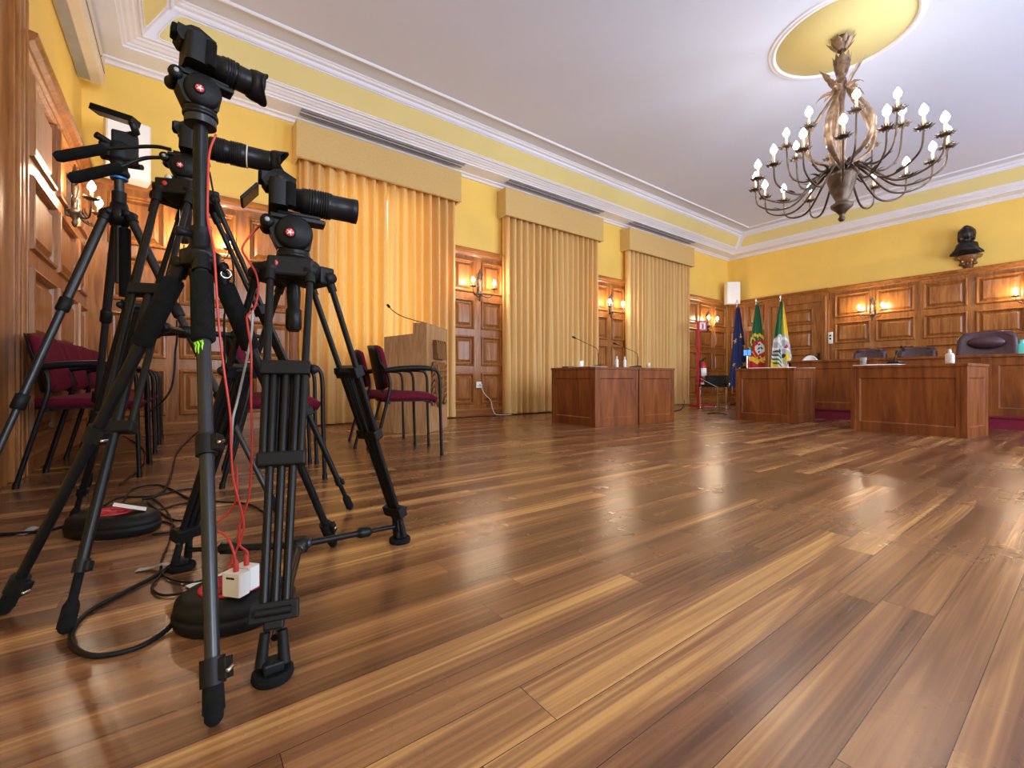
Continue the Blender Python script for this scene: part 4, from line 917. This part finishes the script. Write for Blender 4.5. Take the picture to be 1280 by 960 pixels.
AZ1=PI/2-R(81); PT1=R(-3)
Mh=fluid_head(t1,None,Vector((0,0,1.222)),AZ1,PT1,.84,back=.028)
def cam_on(t,Mh,**k):
    Mw=Matrix.Translation(t.location)@Mh; return Mw.to_translation()
p=cam_on(t1,Mh)
dslr('dslr_camera','highest black camera, with short zoom lens and petal hood, on the foam-gripped tripod',p,AZ1,PT1,.108,.033,.045,.80,petal=True)
# ---------------------------------------------------------------- video tripods
def video_tripod(name,label,B,zh,feet,brk,foot_kind,tube_sp,az,pitch,hs,inner_from,spreader,grey=False,handle=True,headlift=0.0):
    t=thing(name,label,'tripod',B); hub=Vector((0,0,zh))
    mb=MB(); mb.lathe([(.0,-.035),(.050,-.03),(.068,-.01),(.072,.012),(.066,.030),(.050,.034),(.0,.036)],32,hub); 
    for f in feet:
        d,rad,tan=hub_dirs(hub,f-B); strap(mb,hub+rad*.070+Vector((0,0,-.002)),tan,Vector((0,0,-1)),.11,.045,.05)
    mb.build('bowl',M_blkp,t,bevel=.006)
    c=hub+Vector((-S_*.078,-C_*.078,.002)); mb=MB(); mb.lathe([(.0,0),(.008,0),(.008,.003),(0,.003)],16,c+Vector((-S_*.018,-C_*.018,0)),M=zto(Vector((-S_,-C_,0)))); mb.build('emblem',M_logo,t)
    if handle:
        mb=MB(); mb.tube([hub+Vector((0,0,-.03)),hub+Vector((0,0,-.055)),hub+Vector((0,0,-.10)),hub+Vector((0,0,-.105)),hub+Vector((0,0,-.155)),hub+Vector((0,0,-.165))],[.016,.019,.017,.021,.021,.014],16); mb.build('bowl_handle',M_blk,t)
    for i,f in enumerate(feet):
        f=f-B; d,rad,tan=hub_dirs(hub,f); top=hub+rad*.078+Vector((0,0,-.008)); fz=.055 if foot_kind=='pad' else .012
        ft=Vector((f.x,f.y,fz)); d=ft-top; dn=d.normalized(); Pn=lambda u:top+d*u; nrm=tan.cross(dn).normalized()
        s0,s1=tube_sp; W_=lambda u:s0+(s1-s0)*u
        lg=None
        b1,b2,b3=brk
        mb=MB()
        for sg in (-1,1): mb.tube([Pn(0)+tan*sg*W_(0),Pn(b2)+tan*sg*W_(b2)],.0088,10)
        lg=mb.build('leg',M_blk if not grey else M_grey,t)
        for sg in (-1,1): mb=MB(); mb.lathe([(.0,-.016),(.016,-.016),(.016,.016),(0,.016)],12,Pn(0)+tan*sg*W_(0),M=zto(tan)); mb.tube([Pn(-.02)+tan*sg*W_(0),Pn(.045)+tan*sg*W_(0)],.0125,10); mb.build('leg_joint',M_blkp,lg)
        # middle stage
        mb=MB()
        for o in ((-.62,0,.62) if inner_from else (0,)): mb.tube([Pn(b1-.01)+tan*o*W_(b1)*1.0,Pn(b3)+tan*o*W_(b3)],.0085 if inner_from else .012,10)
        if inner_from:
            for sg in (-1,1): mb.tube([Pn(b1)+tan*sg*W_(b1)*.35+nrm*.012,Pn(b2)+tan*sg*W_(b2)*.35+nrm*.012],.006,8)
        mb.build('lower_stage',M_blk,lg)
        for j,(b,h) in enumerate(((b1,.035),(b2,.032),(b3,.035))):
            if j==2 and foot_kind!='pad': 
                mb=MB(); lever(mb,Pn(b),dn,Vector((C_,-S_,0)),.03,.016); mb.build('leg_lock',M_blkp,lg,bevel=.003); continue
            mb=MB(); strap(mb,Pn(b),tan,dn,W_(b)*2+.024,.032,h)
            if j==0: mb.tube([Pn(b)+tan*(-W_(b))+nrm*.0,Pn(b)-dn*.012+nrm*.026,Pn(b)+tan*W_(b)],.009,8); mb.ball(Pn(b)+tan*(W_(b)+.02),.012,8)
            if j==2: mb.ball(Pn(b)+tan*(W_(b)*.7)+nrm*-.018,.008,8); mb.tube([Pn(b)-tan*W_(b)-nrm*.022,Pn(b)+tan*W_(b)-nrm*.022],.008,8)
            mb.build('leg_bracket',M_blkp,lg,bevel=.005)
        if foot_kind=='pad':
            mb=MB(); strap(mb,Pn(b3+.02),tan,dn,.036,.022,.03)
            for sg in (-1,1): mb.tube([Pn(b3+.04)+tan*sg*.015,Vector((f.x,f.y,.026))+tan*sg*.020],[.010,.012],8)
            mb.box((f.x,f.y,.026),(.036,.036,.02)); ft_=mb.build('foot_clevis',M_blkp,lg,bevel=.004)
            mb=MB(Matrix.Translation((f.x,f.y,0))); mb.lathe([(.0,0),(.034,0),(.037,.006),(.036,.015),(.030,.019),(.024,.015),(.0,.014)],28); mb.build('rubber_foot',M_foam,lg)
        else:
            mb=MB(); mb.tube([Pn(b3),Pn(.985)],.0092,10); mb.tube([Pn(.955),Pn(.965),Pn(1.0)],[.010,.0155,.0165],12); mb.ball((f.x,f.y,.0145),.0145,10); mb.build('rubber_foot',M_foam,lg)
    if spreader:
        kind,zc=spreader; cz=Vector((0,0,zc)) if kind=='mid' else Vector((.286-.252,1.448-1.36,.075))
        for f in feet:
            f=f-B; u=(zh-zc)/zh if kind=='mid' else .93; e=hub+(Vector((f.x,f.y,0))-hub)*u
            mb=MB(); m_=cz.lerp(e,.62); mb.tube([cz,m_],.0105,10); mb.tube([m_,e],.0075,8); mb.tube([cz.lerp(e,.57),cz.lerp(e,.60),cz.lerp(e,.70),cz.lerp(e,.73)],[.011,.018,.018,.010],10)
            sp=mb.build('spreader_arm',M_blk,t)
            mb=MB(); mb.ball(cz.lerp(e,.06),.018,10); mb.build('spreader_hinge',M_grey if kind!='mid' else M_blk,sp)
        mb=MB(); mb.lathe([(.0,-.02),(.022,-.02),(.025,0),(.022,.02),(0,.02)],16,cz); mb.build('spreader_hub',M_blk,t)
    mb=MB(); mb.lathe([(.0,.02),(.05,.02),(.050,.034),(.0,.034)],28,hub); mb.build('levelling_base',M_blkp,t)
    return t,fluid_head(t,None,hub+Vector((0,0,.034+headlift)),az,pitch,hs,back=.05 if foot_kind=='pad' else .0)
B2=Vector((.252,1.36,0)); AZ2=PI/2-R(97)
t2,Mh2=video_tripod('video_tripod','black twin-tube video tripod with round pad feet and a ground spreader, rightmost tripod',B2,.872,[Vector((.140,.952,0)),Vector((.617,1.485,0)),Vector((.0,1.665,0))],(.33,.58,.925),'pad',(.047,.030),AZ2,R(-1),1.0,True,('ground',.06))
dslr('dslr_camera','lowest black camera, with extended zoom lens and no hood, on the rightmost tripod',cam_on(t2,Mh2),AZ2,R(-1),.182,.036,0,.84,screen=True)
B3=Vector((.013,1.94,0)); AZ3=PI/2-R(99)
t3,Mh3=video_tripod('video_tripod','black twin-tube video tripod with two foam pan handles, behind the foam-gripped tripod',B3,1.222,[Vector((-.209,1.398,0)),Vector((.595,1.985,0)),Vector((-.345,2.45,0))],(.31,.64,.90),'plain',(.045,.026),AZ3,R(-2),.86,False,('mid',.74),handle=True)
# pan handles
q=at(211,222,1.50)-B3; mb=MB(); mb.lathe([(.0,0),(.011,0),(.011,.006),(.0,.008)],16,q,M=zto(Vector((-S_,-C_,0)))); mb.build('lock_knob',M_wht,t3)
mb=MB(); mb.tube([q+Vector((S_,C_,0))*.06,q],.012,12); mb.build('knob_stem',M_blkp,t3)
hc=Vector((0,0,1.30))
for k,(a,b,c,e) in enumerate((((214,187,1.56),(190,183,1.54),(130,186,1.48),(68,197,1.42)),((210,197,1.52),(180,198,1.50),(150,209,1.46),(86,224,1.40)))):
    pa,pb,pc,pe=[at(*q)-B3 for q in (a,b,c,e)]
    mb=MB(); mb.tube(bez([pa,pb,pc],6),.0065,8); hn=mb.build('pan_handle',M_blk,t3)
    dd=(pe-pc).normalized(); mb=MB(); mb.tube([pc-dd*.006,pc,pc+dd*.01,pe-dd*.012,pe],[.011,.0155,.0165,.0175,.011],14); mb.build('foam_grip',M_foam,hn)
dslr('dslr_camera','black camera with long telephoto lens ringed in white, half hidden behind the tripod pole',cam_on(t3,Mh3),AZ3,R(-2),.235,.040,.06,.88,ring=True,petal=True)
# ---------------------------------------------------------------- bare tripod at the left
B4=Vector((-.22,2.60,0)); hub4=Vector((0,0,1.30))
t4=thing('photo_tripod','bare dark grey tripod without a camera, leftmost, with a blue ring under its head','tripod',B4)
mb=MB(); mb.lathe([(.0,-.05),(.03,-.05),(.045,-.02),(.048,.01),(.034,.025),(.03,.05),(.0,.05)],20,hub4); mb.build('hub',M_blk,t4)
for i,f in enumerate((Vector((-.62,2.36,0)),Vector((.328,2.144,0)),Vector((-.40,3.25,0)))):
    f=f-B4; d,rad,tan=hub_dirs(hub4,f); top=hub4+rad*.045; ft=Vector((f.x,f.y,.014)); d=ft-top; dn=d.normalized(); Pn=lambda u:top+d*u
    mb=MB(); mb.tube([top,Pn(.34)],.0175,12); mb.tube([Pn(.33),Pn(.64)],.0145,12); mb.tube([Pn(.63),Pn(.98)],.0115,12); lg=mb.build('leg',M_grey,t4)
    mb=MB(); mb.lathe([(.0,-.028),(.017,-.028),(.017,.028),(0,.028)],14,top,M=zto(tan)); mb.tube([top,top+dn*.04],.022,12); mb.build('leg_joint',M_blk,lg)
    for u in (.33,.63): mb=MB(); mb.tube([Pn(u-.022),Pn(u-.018),Pn(u+.018),Pn(u+.022)],[.018,.0225,.0225,.018],14); mb.build('leg_lock',M_blkp,lg)
    mb=MB(); mb.tube([Pn(.955),Pn(1.0)],.016,12); mb.ball((f.x,f.y,.0145),.0145,10); mb.build('rubber_foot',M_foam,lg)
mb=MB(); mb.tube([hub4+Vector((0,0,-.30)),hub4+Vector((0,0,.17))],.018,16); mb.build('centre_column',M_grey,t4)
mb=MB(); mb.tube([hub4+Vector((.02,-.015,-.36)),hub4+Vector((.02,-.015,-.06))],.021,14); mb.build('weight_bag_tube',M_foam,t4)
mb=MB(); mb.tube([hub4+Vector((0,0,.155)),hub4+Vector((0,0,.163))],.031,20); mb.build('blue_ring',M_blue,t4)
mb=MB(); mb.tube([hub4+Vector((0,0,.05)),hub4+Vector((0,0,.10))],.026,20); mb.build('column_collar',M_blkp,t4)
mb=MB(); mb.lathe([(.0,.17),(.036,.17),(.038,.19),(.03,.20),(.03,.23),(.045,.24),(.045,.30),(.035,.315),(.0,.315)],20,hub4)
mb.box(hub4+Vector((.0,0,.27)),(.13,.07,.06)); mb.box(hub4+Vector((.02,0,.33)),(.09,.06,.07)); mb.tube([hub4+Vector((-.03,-.02,.30)),hub4+Vector((-.07,-.05,.31))],.014,10); mb.tube([hub4+Vector((.03,-.02,.22)),hub4+Vector((.08,-.06,.21))],.012,10)
mb.build('head_body',M_blkp,t4,bevel=.008)
mb=MB(); a,b=at(118,136,1.93)-B4,at(170,153,1.95)-B4; mb.box((a+b)/2,((b-a).length,.055,.026),rot=rot_to(b-a).to_3x3()); mb.tube([b-(b-a)*.1,at(170,166,1.95)-B4,hub4+Vector((.03,0,.36))],.016,8); mb.build('tilted_plate',M_blk,t4)
# ================================================================ reels and chargers
def reel(label,x,y,rz,a,b,h):
    t=thing('cable_reel',label,'cable reel',(x,y,0),rz,'black cable reels on the floor')
    mb=MB(); mb.lathe([(.0,0),(.93,0),(.97,.08*1),(1.0,.30),(1.0,.42),(.97,.46),(.985,.50),(.95,.80),(.82,.96),(.66,1.0),(.0,1.0)],40); 
    o=mb.build('case',M_blkp,t); o.scale=(a,b,h)
    mb=MB(); mb.lathe([(.0,h*.99),(.60*b,h*.99),(.60*b,h+.004),(.54*b,h+.006),(.52*b,h+.002),(.0,h+.002)],32,sx=1.1); 
    for k in range(3):
        an=k*2.09; mb.lathe([(.0,h+.002),(.15*b,h+.002),(.15*b,h+.006),(.13*b,h+.006),(.13*b,h+.003),(.0,h+.003)],16,(.3*b*math.cos(an),.3*b*math.sin(an),0))
    mb.build('socket_disc',M_red,t)
    return t
reel('black oval cable reel with red socket top, holding white chargers between the front tripods',100*.001,1.265,R(-20),.122,.108,.072)
reel('black oval cable reel with red socket top and a paper note, farther from camera',-.205,2.235,R(-38),.165,.105,.075)
def charger(label,px,d,zc,rz):
    p=Vector(px); t=thing('usb_charger',label,'charger',(p.x,p.y,zc),rz,'white phone chargers')
    mb=MB(); mb.rbox((0,0,.026),(.050,.030,.052),.004); mb.build('body',M_wht,t,bevel=.003)
    mb=MB(); mb.box((0,-.0155,.042),(.022,.0012,.004)); mb.build('printed_mark',M_grey,t)
    mb=MB(); mb.tube([(0,0,.050),(0,0,.052),(0,0,.068),(0,0,.078)],[.005,.006,.006,.003],10); mb.build('cable_plug',M_redc,t)
charger('white phone charger with red cable on the reel, nearer the camera of the pair',at(295,725,1.015),0,.079,-YAW-.25)
charger('white phone charger with red cable on the reel, behind and right of the other',at(308,716,1.05),0,.079,-YAW-.25)
mb=MB(); mb.box((0,0,0),(.10,.05,.002),rot=Matrix.Rotation(.35,3,'Y')); o=tag(mb.build('paper_note',M_paper,loc=(-.155,2.19,.095)),'torn white paper note lying on the farther cable reel','paper')
mb=MB(); mb.box((0,0,0),(.11,.16,.002)); o=tag(mb.build('paper_note',M_paper,loc=(.09,1.46,.004)),'white paper sheet on the floor behind the chargers','paper'); o.rotation_euler=(0,0,.4)
def f(px,py,h=.006): return onf(px,py,h)
def tape(label,px,py,rz,l=.10,w=.04):
    mb=MB(); mb.grid(lambda u,v:((u-.5)*l,(v-.5)*w,.004+.012*math.exp(-((u-.5)*5)**2)),12,3); o=tag(mb.build('cable_tape',M_lgrey,loc=f(px,py,.0)),label,'tape','grey tape holding cables'); o.rotation_euler=(0,0,rz)
tape('strip of silver tape over the cable at the left edge of the photo',44,664,.8)
tape('white cable tie strap around the looped cables beside the rear pad foot',205,711,-.4,.14,.025)
# cables on the floor
cable('floor_cable','thick black power cable looping on the floor from the near reel',[f(222,772,.02),f(205,790),f(170,810),f(120,820),f(92,808),f(92,786),f(115,762),f(155,740),f(190,722),f(215,706)],.0055,M_blkp,'black floor cables')
cable('floor_cable','thin dark cable in small loops beside the rear pad foot',[f(215,706),f(198,722),f(190,735),f(205,744),f(240,738),f(262,725),f(235,728),f(206,720),f(202,700),f(212,675),f(214,650),f(203,632),f(190,622)],.0032,M_blkp,'black floor cables')
cable('floor_cable','dark cable running from the left edge of the photo to the far reel',[f(0,668),f(30,666),f(60,663),f(92,654),f(110,650,.02)],.006,M_blkp,'black floor cables')
cable('floor_cable','black cable curving over the floor from the panelled wall to the far reel',[f(252,536),f(238,548),f(222,565),f(215,590),f(208,608),f(196,620),f(178,624)],.006,M_blkp,'black floor cables')
for i,(pts,lab) in enumerate((
  ([(150,606),(170,590),(180,578),(178,560),(160,548),(150,542)],'brown cable rising beyond the far reel'),
  ([(152,633),(165,612),(195,606),(215,612),(240,624),(275,627),(310,630),(330,640)],'dark cable arching behind the far reel to the tripods'),
  ([(185,628),(200,640),(218,650),(240,650),(262,648)],'short black cable bundle right of the far reel'),
  ([(183,640),(205,636),(225,630),(262,626)],'dark cable straight towards the rear pad foot'),
  ([(186,648),(215,655),(216,664),(190,668)],'dark cable hugging the right end of the far reel'),
  ([(130,632),(150,622),(190,620),(230,612),(262,610)],'dark thin cable passing above the far reel'))):
    cable('floor_cable',lab,[f(*p) for p in pts],.0045,M_blkp,'black floor cables')
# red charging cables and black leads hanging from the cameras
A=at
cable('charging_cable','red cable hanging from the highest camera down past the front tripod pole',[A(270,168,1.08),A(262,190,1.07),A(260,230,1.06),A(260,275,1.05),A(267,310,1.04),A(270,350,1.03),A(273,400,1.03),A(279,455,1.03),A(288,520,1.03),A(289,560,1.03),A(292,600,1.03),A(302,640,1.04),A(304,665,1.045),A(290,700,1.04),A(283,722,1.03),A(276,742,1.04)],.0026,M_redc,'red charging cables')
cable('charging_cable','red cable looping out left of the lowest camera and down to the chargers',[A(330,278,1.22),A(315,292,1.2),A(303,310,1.18),A(310,325,1.17),A(320,342,1.16),A(323,362,1.16),A(318,385,1.15),A(309,395,1.12),A(310,410,1.10),A(314,440,1.08),A(314,500,1.06),A(315,560,1.05),A(311,620,1.05),A(300,655,1.05),A(299,680,1.05),A(309,690,1.05),A(308,703,1.05)],.0026,M_redc,'red charging cables')
cable('charging_cable','short red cable curling up from the nearer charger',[A(295,706,1.015),A(292,690,1.015),A(284,672,1.03),A(270,662,1.05),A(268,655,1.06),A(285,642,1.06),A(296,620,1.05),A(296,580,1.05)],.0026,M_redc,'red charging cables')
cable('camera_lead','grey lead hanging from the mid tripod down behind the front leg',[A(316,388,1.12),A(314,420,1.12),A(306,460,1.12),A(297,500,1.12),A(291,525,1.1),A(289,560,1.1)],.003,M_lgrey,'thin leads hanging between the tripods')
cable('camera_lead','thin black lead falling from the telephoto camera between the tripod legs',[A(262,215,1.5),A(268,245,1.48),A(280,280,1.46),A(290,320,1.44),A(292,360,1.44),A(281,390,1.3),A(281,460,1.25)],.0028,M_blkp,'thin leads hanging between the tripods')
cable('camera_lead','black lead with a connector dangling in front of the left wall chairs',[A(221,400,1.7),A(221,425,1.7),A(219,440,1.7),A(218,462,1.7),A(214,485,1.7),A(203,502,1.7),A(188,514,1.75)],.0035,M_blkp,'thin leads hanging between the tripods')
# ================================================================ light
def area(name,loc,rot,sx,sy,power,col):
    l=bpy.data.lights.new(name,'AREA'); l.shape='RECTANGLE'; l.size=sx; l.size_y=sy; l.energy=power; l.color=col
    o=bpy.data.objects.new(name,l); COL.objects.link(o); o.location=loc; o.rotation_euler=rot; return o
for i,h in enumerate(FW):
    area('daylight_window_%d'%(i+2),((h[0]+h[1])/2,YF-.16,(h[2]+h[3])/2),(PI/2,0,0),h[1]-h[0],h[3]-h[2],DAY,(.72,.83,1.0))
w=bpy.data.worlds.new('sky'); SC.world=w; w.use_nodes=True; w.node_tree.nodes['Background'].inputs[0].default_value=(.65,.8,1,1); w.node_tree.nodes['Background'].inputs[1].default_value=2.2
# ================================================================ camera
cd=bpy.data.cameras.new('camera'); cd.sensor_width=36; cd.lens=F*36/1280; cd.shift_y=-(480-CY)/1280; cd.clip_start=.02
co=bpy.data.objects.new('camera',cd); COL.objects.link(co); co.location=(0,0,H); co.rotation_euler=(PI/2,0,-YAW); SC.camera=co
vs=SC.view_settings; vs.view_transform='Standard'; vs.look='None'; vs.gamma=1; vs.use_curve_mapping=False; vs.exposure=EXPO
SC.cycles.use_denoising=True; SC.cycles.max_bounces=8; SC.cycles.diffuse_bounces=5; SC.cycles.sample_clamp_indirect=8
